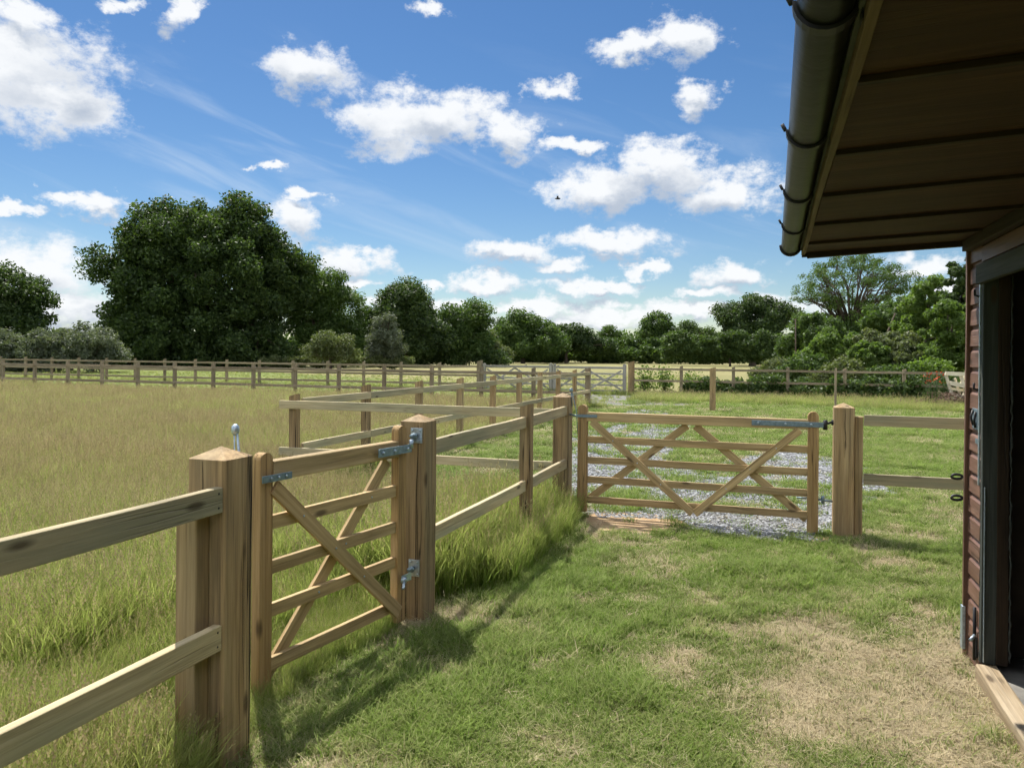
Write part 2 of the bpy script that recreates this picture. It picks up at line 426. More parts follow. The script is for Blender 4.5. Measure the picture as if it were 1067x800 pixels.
def sample_view(n, Dmin, Dmax, power, lo=-.80, hi=.80):
    """ground points in the camera's wedge (with side margin), pdf ~ D^-power per area"""
    u = rng.random(n); e = 2 - power
    if abs(e) < 1e-6: D = Dmin*(Dmax/Dmin)**u
    else: D = (Dmin**e + u*(Dmax**e - Dmin**e))**(1/e)
    r = rng.uniform(lo, hi, n); Xc = r*D
    return Xc*cT - D*sT, Xc*sT + D*cT, D

def tall_zone(x, y):
    e = -1.92 + (fbm(y*1.3+3, x*0+7, 3)-.5)*.35 - .5*(1-sstep(4.5, 5.3, y)) 
    e = np.where(y < 4.5, -2.22 + (fbm(y*2+1, x*0+2, 2)-.5)*.2, e)
    e = np.where(y < 2.75, -2.08, e)
    a = (x < e) & (y < 7.95) & ~((x > -5.6) & (y > 7.8))
    b = (x < -5.45) & (y >= 7.8) & (y < 23.4)
    return a | b
def gravel_zone(x, y):
    g = nearpoly(x, y, GRAV[0], .35) | nearpoly(x, y, GRAV[1], .5); return g
def dryness(x, y):
    d = .16 + .5*sstep(.48, .72, fbm(x*1.1+5, y*1.1+2, 4)) + .5*sstep(.52, .66, fbm(x*4.3+15, y*4.3+22, 3))
    for px, py, rx, ry, a in ((935, 745, 165, 72, 1.0), (830, 665, 90, 40, .55), (430, 700, 100, 60, .32), (690, 690, 60, 30, .3), (660, 770, 90, 25, .25), (985, 690, 60, 22, .5)):
        g = ground(px, py); e = ground(px+rx, py); f = ground(px, py-ry)
        sx = abs(e.x-g.x)/cT; D0 = -g.x*sT+g.y*cT; sy = abs((-f.x*sT+f.y*cT) - D0)
        xc = x*cT+y*sT; D = -x*sT+y*cT; g0 = g.x*cT+g.y*sT
        d = d + a*np.exp(-((xc-g0)/sx)**2 - ((D-D0)/sy)**2)
    d = d*(.45 + 1.15*fbm(x*3.1+20, y*3.1+40, 4))
    return np.clip(d, 0, 1.2)

# lawn ------------------------------------------------------------
lawn_meshes = [tuft_mesh('lawn_tuft', 38, .035, .085, .0050, .085, .9, [G_lawn], rs=i) for i in range(5)] + \
              [tuft_mesh('lawn_tuft_long', 34, .07, .15, .0058, .07, .8, [G_lawn], rs=20+i) for i in range(3)] + \
              [tuft_mesh('straw_tuft', 32, .05, .11, .0035, .09, 1.2, [G_straw], flat=.62, rs=40+i) for i in range(4)]
lawn_meshes += [tuft_mesh('broad_leaf_rosette', 9, .05, .09, .022, .03, 1.7, [G_lawn], flat=.3, rs=90+i) for i in range(2)]
lawnC = proto_collection('lawn_protos', lawn_meshes)
x, y, D = sample_view(105000, 2.4, 30, 1.8, -.74, .74)
ok = ~tall_zone(x, y) & (x < 8) & (y < 28) & (x > -6.5) & ~((x > 1.0) & (y < 5.1)) & ~((x < -5.4) & (y > 8))
ok &= ~((x > 1.0) & (y < 5.0))
gz = gravel_zone(x, y); ok &= ~(gz & (rng.random(len(x)) < .95 - .5*sstep(.48, .62, fbm(x*1.7, y*1.7, 4))))
dz = np.zeros(len(x), bool)
for g in DIRT: dz |= nearpoly(x, y, g, .12)
ok &= ~(dz & (rng.random(len(x)) < .9))
x, y, D = x[ok], y[ok], D[ok]
dr = dryness(x, y); n = len(x)
straw = rng.random(n) < np.clip(dr*.75 - .06, 0, .84)
keep = straw | (rng.random(n) > np.clip(dr - .35, 0, .7)); x, y, D, dr, straw = x[keep], y[keep], D[keep], dr[keep], straw[keep]; n = len(x)
lng = (fbm(x*1.6+50, y*1.6+9, 3) > .6) | ((x > .4) & (y > 7.1) & (y < 7.75) & (x < 3)) | ((np.abs(x+1.6) < .35) & (y < 8))
idx = np.where(straw, rng.integers(8, 12, n), np.where(lng & (rng.random(n) < .6), rng.integers(5, 8, n), rng.integers(0, 5, n)))
idx = np.where((rng.random(n) < .05*sstep(.5, .6, fbm(x*1.3+11, y*1.3+60, 3))) & ~straw, rng.integers(12, 14, n), idx)
rot = np.stack([rng.normal(0, .12, n), rng.normal(0, .12, n), rng.uniform(0, 6.283, n)], 1)
s = rng.uniform(.7, 1.1, n)*np.maximum(1, (D/6.5))**.5*(.8 + .5*fbm(x*.8, y*.8, 3))
scl = np.stack([s*1.12*np.maximum(1, D/8)**.3, s*1.12*np.maximum(1, D/8)**.3, s*.72*np.minimum(1, (11/D))**.25], 1)
tint = np.clip(dr*.40 - .08 + .35*(fbm(x*1.9+70, y*1.9+33, 4)-.45) + rng.normal(0, .08, n), 0, 1)
scatter('lawn_grass', 'short mown grass with dry straw patches covering the yard', 'lawn', np.stack([x, y, np.full(n, .006)], 1), lawnC, idx, rot, scl, tint, [G_lawn, G_straw])

# tall meadow -----------------------------------------------------
tall_meshes = [tuft_mesh('meadow_tuft', 46, .20, .42, .0078, .12, .6, [G_tall, G_seed], seeds=1, rs=60+i) for i in range(5)] + \
              [tuft_mesh('meadow_seeding', 40, .2, .40, .0065, .13, .5, [G_tall, G_seed], seeds=7, rs=70+i) for i in range(4)] + \
              [tuft_mesh('meadow_flat', 34, .2, .42, .005, .14, 1.5, [G_straw, G_seed], flat=.45, rs=80+i) for i in range(2)]
tallC = proto_collection('meadow_protos', tall_meshes)
x, y, D = sample_view(62000, 2.0, 34, 1.35, -.76, .12)
ok = tall_zone(x, y)
x, y, D = x[ok], y[ok], D[ok]; n = len(x)
brown = np.clip(.25*sstep(2.6, 6.0, -x) + .5*sstep(5.0, 9, D) + 1.3*(fbm(x*.45+3, y*.45+1, 5)-.42), 0, 1)
lush = (x > -3.0) & (y > 4.4)
brown = np.where(lush, brown*.3, brown)
pick = rng.random(n)
idx = np.where(pick < .08 + .6*brown*sstep(4, 8, D), rng.integers(5, 9, n), rng.integers(0, 5, n))
nearg = (x > -3.4) & (y > 2.4) & (y < 4.8)
idx = np.where((rng.random(n) < np.where(nearg, .35, .05)), rng.integers(9, 11, n), idx)
rot = np.stack([rng.normal(0, .13, n), rng.normal(0, .13, n), rng.uniform(0, 6.283, n)], 1)
s = rng.uniform(.75, 1.2, n)*(.75 + .55*fbm(x*.6, y*.6, 3))
s = np.where(lush, s*1.12, s*.88); s = np.where(nearg, s*np.where(x > -2.75, .42, .7), s)
s = np.where((x > -2.25) & (y > 4.3), s*.74, s)
k = np.maximum(1, D/9)**.5
scl = np.stack([s*k, s*k, s], 1)
tint = np.clip(brown*.66 + rng.normal(0, .1, n), 0, 1)
scatter('meadow_grass', 'tall seeding meadow grass, brown topped, left of the fences', 'meadow', np.stack([x, y, np.zeros(n)], 1), tallC, idx, rot, scl, tint, [G_tall, G_seed])

# rough verge below the far fences and round posts ------------------
x, y, D = sample_view(40000, 16, 60, 1.0)
ok = ((np.abs(y - 23.6) < .5) & (x < -5)) | ((np.abs(y-31.5) < .5) & (x < 12)) | ((y > 27 - .18*np.maximum(x, 0)) & (y < 31.3) & (x > -5) & (x < 16)) | ((y > 24) & (y < 62) & (x < -5.5) & (rng.random(len(x)) < .5))
x, y, D = x[ok], y[ok], D[ok]; n = len(x)
idx = rng.integers(0, 9, n); rot = np.stack([rng.normal(0, .1, n), rng.normal(0, .1, n), rng.uniform(0, 6.283, n)], 1)
s = rng.uniform(.5, .95, n); s = np.where((y > 24) & (x < -5.5) & (np.abs(y-31.5) > .5), s*.4, s)
scatter('verge_grass', 'rough grass growing along the distant fence lines', 'grass', np.stack([x, y, np.zeros(n)], 1), tallC, idx, rot, np.stack([s*2, s*2, s], 1), np.clip(rng.normal(.3, .15, n), 0, 1), [G_tall, G_seed])

# stones ----------------------------------------------------------
m, nt, out = new_mat('pale stone')
oi = N(nt, 'ShaderNodeObjectInfo')
c = ramp(nt, oi.outputs['Random'], [(0, (.12, .12, .11)), (.5, (.22, .225, .23)), (1, (.42, .43, .44))]); bsdf(nt, out, c, .8)
M_stone = m
def stone_mesh(seed):
    r = np.random.default_rng(seed); import bmesh
    bm = bmesh.new(); bmesh.ops.create_icosphere(bm, subdivisions=1, radius=1)
    for v in bm.verts: v.co = Vector((v.co.x*r.uniform(.7, 1.2), v.co.y*r.uniform(.7, 1.1), v.co.z*r.uniform(.35, .6)))
    me = bpy.data.meshes.new('stone'); bm.to_mesh(me); bm.free(); me.materials.append(M_stone); return me
stC = proto_collection('stone_protos', [stone_mesh(i) for i in range(6)])
x, y, D = sample_view(150000, 6.5, 24, 1.4, -.1, .62)
ok = gravel_zone(x, y) & (fbm(x*1.7, y*1.7, 4) < .64); x, y, D = x[ok], y[ok], D[ok]; n = len(x)
s = rng.uniform(.008, .024, n)*np.maximum(1, D/9)**.7
scatter('gravel_stones', 'pale grey gravel strewn through the grass behind the gate', 'gravel', np.stack([x, y, np.full(n, .012)], 1), stC, rng.integers(0, 6, n), np.stack([rng.normal(0, .3, n), rng.normal(0, .3, n), rng.uniform(0, 6.28, n)], 1), np.stack([s, s, s], 1), np.zeros(n), [M_stone])

# ================================================================== FENCES AND GATES
XR = -2.06            # yard-side face of the gate posts
# --- gate posts
def gate_post(x0, y0, w, h, label, mat=M_post):
    o = post('gate_post', x0, y0, h, w, w, mat, None, 'pyramid'); tag(o, label, 'gate post', 'square gate posts with pyramid tops'); return o
P1 = gate_post(-2.150, 2.607, .184, 1.262, 'thick brown gate post with pyramid top, nearest, at the left rail ends')
P2 = gate_post(-2.147, 4.458, .175, 1.262, 'cracked brown gate post that the small left gate hangs from')
P3 = gate_post(-2.147, 7.99, .175, 1.235, 'dark gate post at the latch end of the wide middle gate')
P4 = gate_post(.622, 7.865, .178, 1.215, 'gate post that carries the hinges of the wide middle gate')

def split(parent, face, a, b, w=.0045):
    # drying split as a flat tapering strip, crack shade put into its dark colour
    s_ = MB(); n_ = 14; L_ = []; Rr = []
    ph = random.uniform(0, 6)
    for i in range(n_+1):
        t = i/n_; p = Vector(a).lerp(Vector(b), t); j = .004*math.sin(ph + 5*t) + .002*math.sin(13*t)
        ww = w*math.sin(math.pi*min(1, t*.9+.08))**.6*.5
        ax = Vector((1, 0, 0)) if face == 'y' else Vector((0, 1, 0))
        L_.append(p + ax*(j-ww)); Rr.append(p + ax*(j+ww))
    out_ = Vector((0, -.0012, 0)) if face == 'y' else Vector((.0012, 0, 0))
    s_.add([p + out_ for p in L_ + Rr], [(i, i+n_+1, i+n_+2, i+1) for i in range(n_)]); s_.build('split', M_darkwood, parent)
split(P1, 'y', (-2.165, 2.515, 1.255), (-2.17, 2.515, .55)); split(P1, 'x', (-2.058, 2.63, 1.0), (-2.058, 2.64, .35), .003)
split(P2, 'y', (-2.112, 4.3705, 1.24), (-2.118, 4.3705, .03), .006); split(P2, 'x', (-2.0595, 4.43, .9), (-2.0595, 4.44, .4), .003)
split(P4, 'y', (.63, 7.776, 1.20), (.628, 7.776, .75), .006)
# --- near left fence (runs back past the camera)
f = empty('rail_fence', (-2.1, 2.3, 0), 'two rail fence in the left foreground with green tinged rails', 'fence', 'post and rail fences')
post('post', -2.175, 2.475, 1.10, .10, .075, M_post, f)
for k in (.45, -1.55): post('post', -2.175, k, 1.18, .10, .1, M_post, f)
for zt in (1.158, .612):
    beam('rail', (-2.082, -2.6, zt-.05), (-2.082, 2.512, zt-.05), .038, .10, M_rail, f)
for yy, zc in ((2.49, 1.108), (2.49, .562), (.45, 1.108), (.45, .562)):
    for dz in (-.028, .028): bolt(f, (-2.0625, yy, zc+dz), (1, 0, 0), .0045, .0015, M_black)
# --- fence between small gate and wide gate
f = empty('rail_fence', (-2.09, 6.5, 0), 'short two rail fence between the small gate and the wide gate', 'fence', 'post and rail fences')
post('post', -2.085, 6.53, 1.22, .10, .10, M_post, f)
for zt in (1.135, .572):
    beam('rail', (-2.092, 4.548, zt-.048), (-2.092, 6.478, zt-.048), .038, .096, M_rail, f)
    beam('rail', (-2.092, 6.582, zt-.052), (-2.092, 7.9, zt-.042), .038, .096, M_rail, f)
# --- cross fence behind (left arm)
f = empty('rail_fence', (-5.52, 8.0, 0), 'two rail fence arm running left from the dark gate post to a corner', 'fence', 'post and rail fences')
for zt in (1.10, .535):
    beam('rail', (-5.68, 7.93, zt-.05), (-2.236, 7.95, zt-.045), .038, .098, M_rail, f)
post('post', -5.52, 8.0, 1.15, .10, .10, M_post, f)
# --- long receding fence
f = empty('rail_fence', (-5.52, 9.7, 0), 'long two rail fence receding from the corner post to the far paddock', 'fence', 'post and rail fences')
ys = [9.73, 11.46, 13.2, 14.97, 16.7, 18.35, 20.05, 21.86]
for yy in ys: post('post', -5.52, yy, 1.2, .11, .10, M_post, f)
ends = [8.06] + ys + [23.5]
for a, b in zip(ends[:-1], ends[1:]):
    for zt in (1.13, .58): beam('rail', (-5.455, a+.004, zt-.05), (-5.455, b-.004, zt-.05), .038, .095, M_rail, f)
# --- far front fence
f = empty('rail_fence', (-18, 23.6, 0), 'distant two rail fence edging the tall brown grass', 'fence', 'post and rail fences')
xs = [-5.53 - 1.79*i for i in range(16)]
for xx in xs: post('post', xx, 23.6, 1.2 if xx < -5.6 else 1.22, .12 if xx < -5.6 else .16, .10, M_far, f)
for a, b in zip(xs[:-1], xs[1:]):
    for zt in (1.09, .5): beam('rail', (b+.003, 23.52, zt-.045+random.uniform(-.01, .01)), (a-.003, 23.52, zt-.045+random.uniform(-.01, .01)), .038, .095, M_far, f)
# --- rear fence
YE = 31.5
gl, gr_ = at_y(500, YE).x, at_y(658, YE).x
f = empty('rail_fence', (-20, YE, 0), 'rearmost three rail fence in front of the big oak', 'fence', 'post and rail fences')
xs = [gl - 1.92*i for i in range(1, 17)]
for xx in xs: post('post', xx, YE, 1.22, .12, .10, M_far, f)
xs = [gl-.12] + xs
for a, b in zip(xs[:-1], xs[1:]):
    for zt in (1.13, .74, .36): beam('rail', (b+.003, YE-.07, zt-.045), (a-.003, YE-.07, zt-.045), .038, .09, M_far, f)
f = empty('rail_fence', (4, YE, 0), 'three rail fence overgrown with brambles on the right', 'fence', 'post and rail fences')
xs = [gr_ + 2.02*i for i in range(1, 9)]
for xx in xs: post('post', xx, YE, 1.2, .12, .10, M_far, f)
xs = [gr_+.13] + xs
for a, b in zip(xs[:-1], xs[1:]):
    for zt in (1.13, .66, .2): beam('rail', (a+.003, YE-.07, zt-.04), (b-.003, YE-.07, zt-.04), .038, .085, M_far, f)
o = post('gate_post', gl, YE, 1.3, .22, .2, M_far, None, 'weather'); tag(o, 'thick far gate post at the left of the distant double gate', 'gate post', 'far gate posts')
o = post('gate_post', gr_, YE, 1.34, .24, .2, M_post, None, 'weather'); tag(o, 'thick far gate post at the right of the distant double gate', 'gate post', 'far gate posts')
# --- lone posts
g = at_y(743, 23.6); o = post('fence_post', g.x, 23.6, 1.28, .17, .14, M_post, None, 'weather'); tag(o, 'stout bare post standing alone in the grass beyond the wide gate', 'post', 'lone posts')
g = at_y(871, 23.6); o = post('fence_post', g.x, 23.6, 1.33, .06, .06, M_far, None, 'weather'); tag(o, 'thin lone post seen just above the hinge post of the wide gate', 'post', 'lone posts')
# --- right-hand fence up to the shed
f = empty('rail_fence', (1.6, 7.9, 0), 'two rail fence from the hinge post to behind the shed', 'fence', 'post and rail fences')
post('post', .755, 7.90, 1.13, .07, .10, M_post, f, None)
post('post', 2.9, 7.92, 1.18, .10, .10, M_post, f)
for z0, z1 in ((1.15, 1.13), (.605, .60)):
    beam('rail', (.795, 7.84, z0-.05), (5.2, 7.84, z1-.05), .038, .10, M_rail, f)

# --- field gate builder (local frame: X from latch end to hinge end, Y = away from the camera side)
def field_gate(name, label, cat, C, Hh, rails, latch_top, hang_top, bot_c, bot_h, braces, mat, group, far=False, stw=.075, sth=.1):
    C, Hh = Vector(C), Vector(Hh)
    root = empty(name, C, label, cat, group)
    d = (Hh - C).normalized(); nrm = Vector((0, 0, 1)).cross(d).normalized(); front = -nrm if nrm.dot(FWD) > 0 else nrm
    if far: front = -nrm if nrm.dot(FWD) > 0 else nrm
    L = (Hh - C).length
    def P(s_, z, off=0): return C + d*s_ + Vector((0, 0, z)) + front*off
    # stiles
    for s_, zt, zb, nm in ((0, latch_top, bot_c, 'stile'), (L, hang_top, bot_h, 'stile')):
        p0, p1 = P(s_, zb), P(s_, zt - sth*.45)
        mw = frame(p0, p1, front)
        mw2 = Matrix.Identity(4)
        for i, a in enumerate((Vector((0, 0, 1)), d, front)): mw2[0][i], mw2[1][i], mw2[2][i] = a
        mw2.translation = p0
        beam_mb((p1-p0).length, sth, stw, 4, .001, top='round').build(nm, M_rustr if not far else mat, root, mw2)
    for i, (zt, zb) in enumerate(rails):
        h = zt - zb; w = .062 if i == 0 else .026
        beam('top_rail' if i == 0 else 'rail', P(sth*.5, (zt+zb)/2), P(L - sth*.5, (zt+zb)/2), w, h, mat, root, warp=.001)
    for (s0, z0, s1, z1, off) in braces:
        beam('brace', P(s0, z0, off), P(s1, z1, off), .020, .075, mat, root, up=front.cross(P(s1, z1)-P(s0, z0)).normalized(), warp=.0005)
    return root, P, d, front, L
# small left gate, standing slightly ajar into the field
rails1 = [(1.160, 1.062), (.890, .822), (.668, .603), (.456, .392), (.190, .125)]
g1, P, d, fr, L = field_gate('hand_gate', 'small wooden gate with crossed braces standing slightly ajar on the left', 'gate', (-2.352, 3.15, 0), (-2.172, 4.235, 0), rails1, 1.205, 1.25, .0, .055,
    [(.05, 1.03, 1.075, .12, .026), (.06, .10, 1.01, 1.04, -.026)], M_gate, 'wooden field gates', stw=.055, sth=.085)
for i, (zt, zb) in enumerate(rails1[1:4]):
    zc = (zt+zb)/2
    for s_ in (.05 + (1.03-zc)/.91*1.025, ): bolt(g1, P(s_, zc, .036), fr, .006, .004)
    s_ = .06 + (zc-.10)/.94*.95; bolt(g1, P(s_, zc, .0135), fr, .006, .004)
s = MB()
def plate(P, s0, s1, z0, z1, off, t=.006):
    s_ = MB(); a = [P(s0, z0, off), P(s1, z0, off), P(s1, z1, off), P(s0, z1, off)]; b = [P(s0, z0, off+t), P(s1, z0, off+t), P(s1, z1, off+t), P(s0, z1, off+t)]
    s_.add(a+b, [(0, 3, 2, 1), (4, 5, 6, 7), (0, 1, 5, 4), (1, 2, 6, 5), (2, 3, 7, 6), (3, 0, 4, 7)]); return s_
h_ = plate(P, L-.27, L+.055, 1.085, 1.135, .052).build('strap_hinge', M_bluegalv, g1, bevel=.002)
for q in (L-.23, L-.12, L+.01): bolt(h_, P(q, 1.11, .058), fr, .011, .008)
MBs = MB(); MBs.tube([P(L+.05, 1.11, .055), P(L+.05, 1.16, .055)], .014, 8); MBs.tube([P(L+.05, 1.14, .055), Vector((-2.15, 4.37, 1.15))], .012, 8); MBs.build('hinge_pin', M_galv, h_)
h_ = plate(P, L-.035, L+.06, .30, .345, .052).build('hinge_eye', M_galv, g1)
s = MB(); s.tube([P(L-.10, .295, .115), P(L-.02, .318, .062)], .009, 8); s.tube([P(L-.035, .315, .07), P(L-.01, .322, .055)], .02, 8); s.build('hinge_bolt', M_galv, h_)
h_ = plate(P, -.055, .14, 1.065, 1.10, .052).build('latch_strap', M_bluegalv, g1, bevel=.002)
for q in (.0, .05, .1): bolt(h_, P(q, 1.083, .058), fr, .008, .006)
def post_plate(parent, x0, x1, y, z0, z1):
    s = MB(); s.box((x0, y-.006, z0), (x1, y, z1)); o = s.build('hinge_plate', M_galv, parent, bevel=.002)
    for a in (x0+.014, x1-.014):
        for b in (z0+.015, z1-.015): bolt(o, (a, y-.006, b), (0, -1, 0), .007, .006)
    s = MB(); c = ((x0+x1)/2, y-.006, (z0+z1)/2); s.tube([c, (c[0]-.01, y-.06, c[2])], .013, 8); s.tube([(c[0], y-.03, c[2]), (c[0], y-.045, c[2])], .02, 6); s.build('hinge_nut', M_bluegalv, o)
post_plate(P2, -2.158, -2.078, 4.3695, 1.13, 1.225); post_plate(P2, -2.165, -2.09, 4.3695, .295, .40)
# latch pull behind the near post
s = MB(); s.tube([(-2.145, 2.74, 1.14), (-2.165, 2.74, 1.24), (-2.178, 2.74, 1.345)], .005, 6); s.tube([(-2.160, 2.74, 1.14), (-2.190, 2.74, 1.25), (-2.192, 2.74, 1.345)], .003, 6)
s.tube([(-2.187, 2.74, 1.338), (-2.187, 2.74, 1.352), (-2.187, 2.74, 1.374), (-2.187, 2.74, 1.384)], [.010, .0175, .016, .007], 12)
s.box((-2.17, 2.6945, 1.10), (-2.13, 2.745, 1.15))
o = s.build('latch_pull', M_galv, P1)
s = MB(); s.tube([(-2.05, 8.02, 1.13), (-2.06, 8.02, 1.30)], .006, 6); s.tube([(-2.062, 8.02, 1.29), (-2.062, 8.02, 1.325)], [.022, .014], 10)
s.tube([(-2.05, 8.02, 1.28), (-1.99, 7.97, 1.08), (-1.965, 7.93, .85)], .004, 6); s.build('latch_pull', M_bluegalv, P3)
# wide middle gate
rails2 = [(1.088, .995), (.838, .768), (.622, .552), (.42, .35), (.212, .142)]
cx, hx = at_y(608, 7.87).x, at_y(848, 7.87).x
g2, P, d, fr, L = field_gate('field_gate', 'wide five bar wooden gate with V and inverted V braces, closed in the middle', 'gate', (cx, 7.87, 0), (hx, 7.87, 0), rails2, 1.165, 1.165, .05, -.01,
    [(.10, .995, L0 := 1.135, .115, .026), (2.13, .99, L0 + .02, .115, .028), (.08, .19, 1.07, .985, -.026), (1.15, .985, 2.20, .13, -.026)], M_gate, 'wooden field gates', stw=.07, sth=.098)
for i, (zt, zb) in enumerate(rails2[1:4]):
    zc = (zt+zb)/2; t = (.995-zc)/.88
    for s_ in (.10 + t*1.035, 2.13 - t*.975): bolt(g2, P(s_, zc, .036), fr, .007, .004)
h_ = plate(P, L-.56, L+.11, 1.018, 1.068, .038).build('strap_hinge', M_bluegalv, g2, bevel=.003)
for q in (L-.5, L-.25, L-.02): bolt(h_, P(q, 1.043, .044), fr, .012, .006)
s = MB(); s.tube([P(L+.105, 1.0, .035), P(L+.105, 1.09, .035)], .02, 8); s.tube([P(L+.10, 1.055, .035), (.535, 7.85, 1.075)], .012, 8); s.tube([P(L+.175, 1.045, .03), P(L+.175, 1.095, .03)], .016, 8); s.build('hinge_pin', M_black, h_)
s = MB(); s.tube([P(L-.14, .33, -.04), P(L-.05, .33, -.03)], .008, 8); s.tube([P(L+.05, .335, .02), (.535, 7.85, .325)], .010, 8); s.tube([P(L+.09, .30, .02), P(L+.09, .37, .02)], .015, 8); s.build('lower_hinge', M_bluegalv, g2)
plate(P, -.06, .16, 1.035, 1.065, .038).build('latch_strap', M_bluegalv, g2)
s = MB(); s.tube([P(-.05, 1.045, .03), (-2.06, 7.96, 1.05)], .012, 6); s.build('latch_bar', M_bluegalv, g2)
# lean-to far double gates in the rear fence
m1 = at_y(575.5, YE).x
braf = [(.1, .2, 1.2, 1.05, -.03), (1.2, 1.05, 2.5, .2, -.03), (.1, 1.0, 1.3, .2, .03), (1.3, .2, 2.5, 1.0, .03)]
for a, b, lb in ((gl+.22, m1-.06, 'left leaf of the distant grey double gate'), (m1+.1, gr_-.28, 'right leaf of the distant grey double gate')):
    Lf = b-a; k = Lf/2.6
    field_gate('double_gate', lb, 'gate', (a, YE, 0), (b, YE, 0), [(1.16, 1.07), (.90, .83), (.66, .59), (.43, .36), (.2, .13)], 1.24, 1.28, .04, .04,
        [(s0*k, z0, s1*k, z1, o_) for s0, z0, s1, z1, o_ in braf], M_grey, 'distant double gate leaves', far=True, stw=.09, sth=.14)

# ================================================================== SHED (stable) ON THE RIGHT
WX, YC, YB, BX = 1.056, 4.94, -5.0, 4.6
shed = empty('stable_shed', (WX, YC, 0), 'red brown shiplap shed with deep eaves and an open dark doorway', 'shed')
def part(mb, name, mat, parent=shed, bevel=0): return mb.build(name, mat, parent, None, bevel)
# shiplap: every board as a sloped profile along Y (front) -> built as beams lying along Y so grain runs right
def boards_y(x, y0, y1, z0, z1, pitch=.115):
    z = z0; s = MB()
    while z < z1 - .01:
        h = min(pitch, z1 - z)
        v = [(x, y0, z), (x-.020, y0, z+.004), (x-.018, y0, z+h*.72), (x-.006, y0, z+h*.86), (x-.006, y0, z+h), (x+.0, y0, z+h)]
        n = 6; vs = [(a, y0, c) for a, _, c in v] + [(a, y1, c) for a, _, c in v]
        fs = [(i, (i+1) % n, (i+1) % n + n, i+n) for i in range(n)] + [tuple(range(n))[::-1], tuple(range(n, 2*n))]
        s.add(vs, fs); z += h
    return s
def along_y(s, name, mat, parent=shed):
    """re-express geometry in a frame whose local X is world Y, so that timber grain follows the board"""
    mw = Matrix(((0, -1, 0, 0), (1, 0, 0, 0), (0, 0, 1, 0), (0, 0, 0, 1))); inv = mw.inverted()
    s.v = [tuple(inv @ Vector(v)) for v in s.v]; return s.build(name, mat, parent, mw)
YJ = 4.66     # door opening edge
YD = 3.35     # near side of the opening
fw = boards_y(WX, YJ, YC-.02, .03, 2.33); along_y(fw, 'front_wall', M_board)
s = boards_y(WX, YB, YD, .03, 2.33); along_y(s, 'front_wall', M_board)
s = boards_y(WX, YD, YJ, 2.2, 2.33); along_y(s, 'lintel_boards', M_board)
# inner leaf of walls, back, gable walls, floor, ceiling
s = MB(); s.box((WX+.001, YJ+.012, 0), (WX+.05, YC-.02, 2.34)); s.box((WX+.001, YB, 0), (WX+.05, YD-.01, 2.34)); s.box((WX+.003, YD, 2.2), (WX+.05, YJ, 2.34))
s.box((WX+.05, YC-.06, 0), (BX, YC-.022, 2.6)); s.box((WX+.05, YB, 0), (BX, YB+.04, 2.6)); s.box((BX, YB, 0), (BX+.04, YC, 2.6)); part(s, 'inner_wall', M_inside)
s = MB(); s.box((WX+.06, YB+.05, -.05), (BX, YC-.07, .06)); part(s, 'floor', M_concrete)
# gable end boards facing the yard beyond
s = MB(); z = .03
while z < 2.3:
    s.box((WX+.03, YC-.02, z), (BX, YC-.004, z+.138)); z += .145
part(s, 'gable_wall', M_board)
beam('corner_board', (WX-.012, YC-.012, 0), (WX-.012, YC-.012, 2.33), .03, .05, M_board, shed, up=Vector((1, 0, 0)))
# door frame
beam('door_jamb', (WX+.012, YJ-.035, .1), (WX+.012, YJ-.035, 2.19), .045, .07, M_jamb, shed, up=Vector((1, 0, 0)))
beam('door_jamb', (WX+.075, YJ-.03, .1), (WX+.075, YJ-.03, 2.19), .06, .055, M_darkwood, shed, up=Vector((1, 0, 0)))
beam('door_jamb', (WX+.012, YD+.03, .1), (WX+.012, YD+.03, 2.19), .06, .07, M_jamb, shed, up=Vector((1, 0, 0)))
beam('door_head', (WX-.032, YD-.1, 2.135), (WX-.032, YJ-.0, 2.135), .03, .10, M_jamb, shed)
beam('door_sill', (WX+.0, YD-.0, .05), (WX+.0, YJ-.075, .05), .10, .10, M_sill, shed)
s = MB(); s.box((WX-.026, YJ+.002, 1.02), (WX-.020, YJ+.022, 2.18)); part(s, 'edge_strip', M_galv)
s = MB(); s.box((WX-.014, YJ-.0715, .11), (WX-.0105, YJ-.062, 1.02)); part(s, 'edge_strip', M_galv)
# ragged rubber seal inside the jamb
s = MB(); pts = [(WX+.108+random.uniform(-.004, .004), YJ-.062+random.uniform(-.005, .005), .12+i*.022) for i in range(92)]; s.tube(pts, [random.uniform(.003, .008) for _ in pts], 5); part(s, 'draught_seal', M_jamb)
# latch on the boards
s = MB(); s.box((WX-.026, YJ+.03, 1.31), (WX-.0195, YJ+.15, 1.42)); o = part(s, 'latch', M_bluegalv, bevel=.002)
s = MB(); s.tube([(WX-.03, YJ+.06, 1.405), (WX-.036, YJ+.055, 1.36), (WX-.03, YJ+.07, 1.32)], .006, 6); s.tube([(WX-.03, YJ+.12, 1.41), (WX-.04, YJ+.115, 1.37), (WX-.032, YJ+.10, 1.33)], .006, 6); s.build('latch_hook', M_black, o)
s = MB(); s.box((WX-.026, YJ+.02, 1.235), (WX-.0195, YJ+.08, 1.26)); part(s, 'keep', M_bluegalv)
for zz in (1.52, 2.02):
    s = MB(); s.tube([(WX-.02, YJ+.03, zz), (WX-.045, YJ+.03, zz+.01), (WX-.045, YJ+.03, zz+.04)], .006, 6); part(s, 'hook', M_black)
s = MB(); s.box((WX-.046, YC-.03, .06), (WX-.028, YC+.014, .30)); part(s, 'corner_guard', M_galv, bevel=.003)
s = MB(); s.tube([(WX-.03, YJ+.04, .08), (WX-.03, YJ+.04, .36)], .009, 6); s.box((WX-.028, YJ+.015, .10), (WX-.0195, YJ+.06, .2)); o = part(s, 'drop_bolt', M_black)
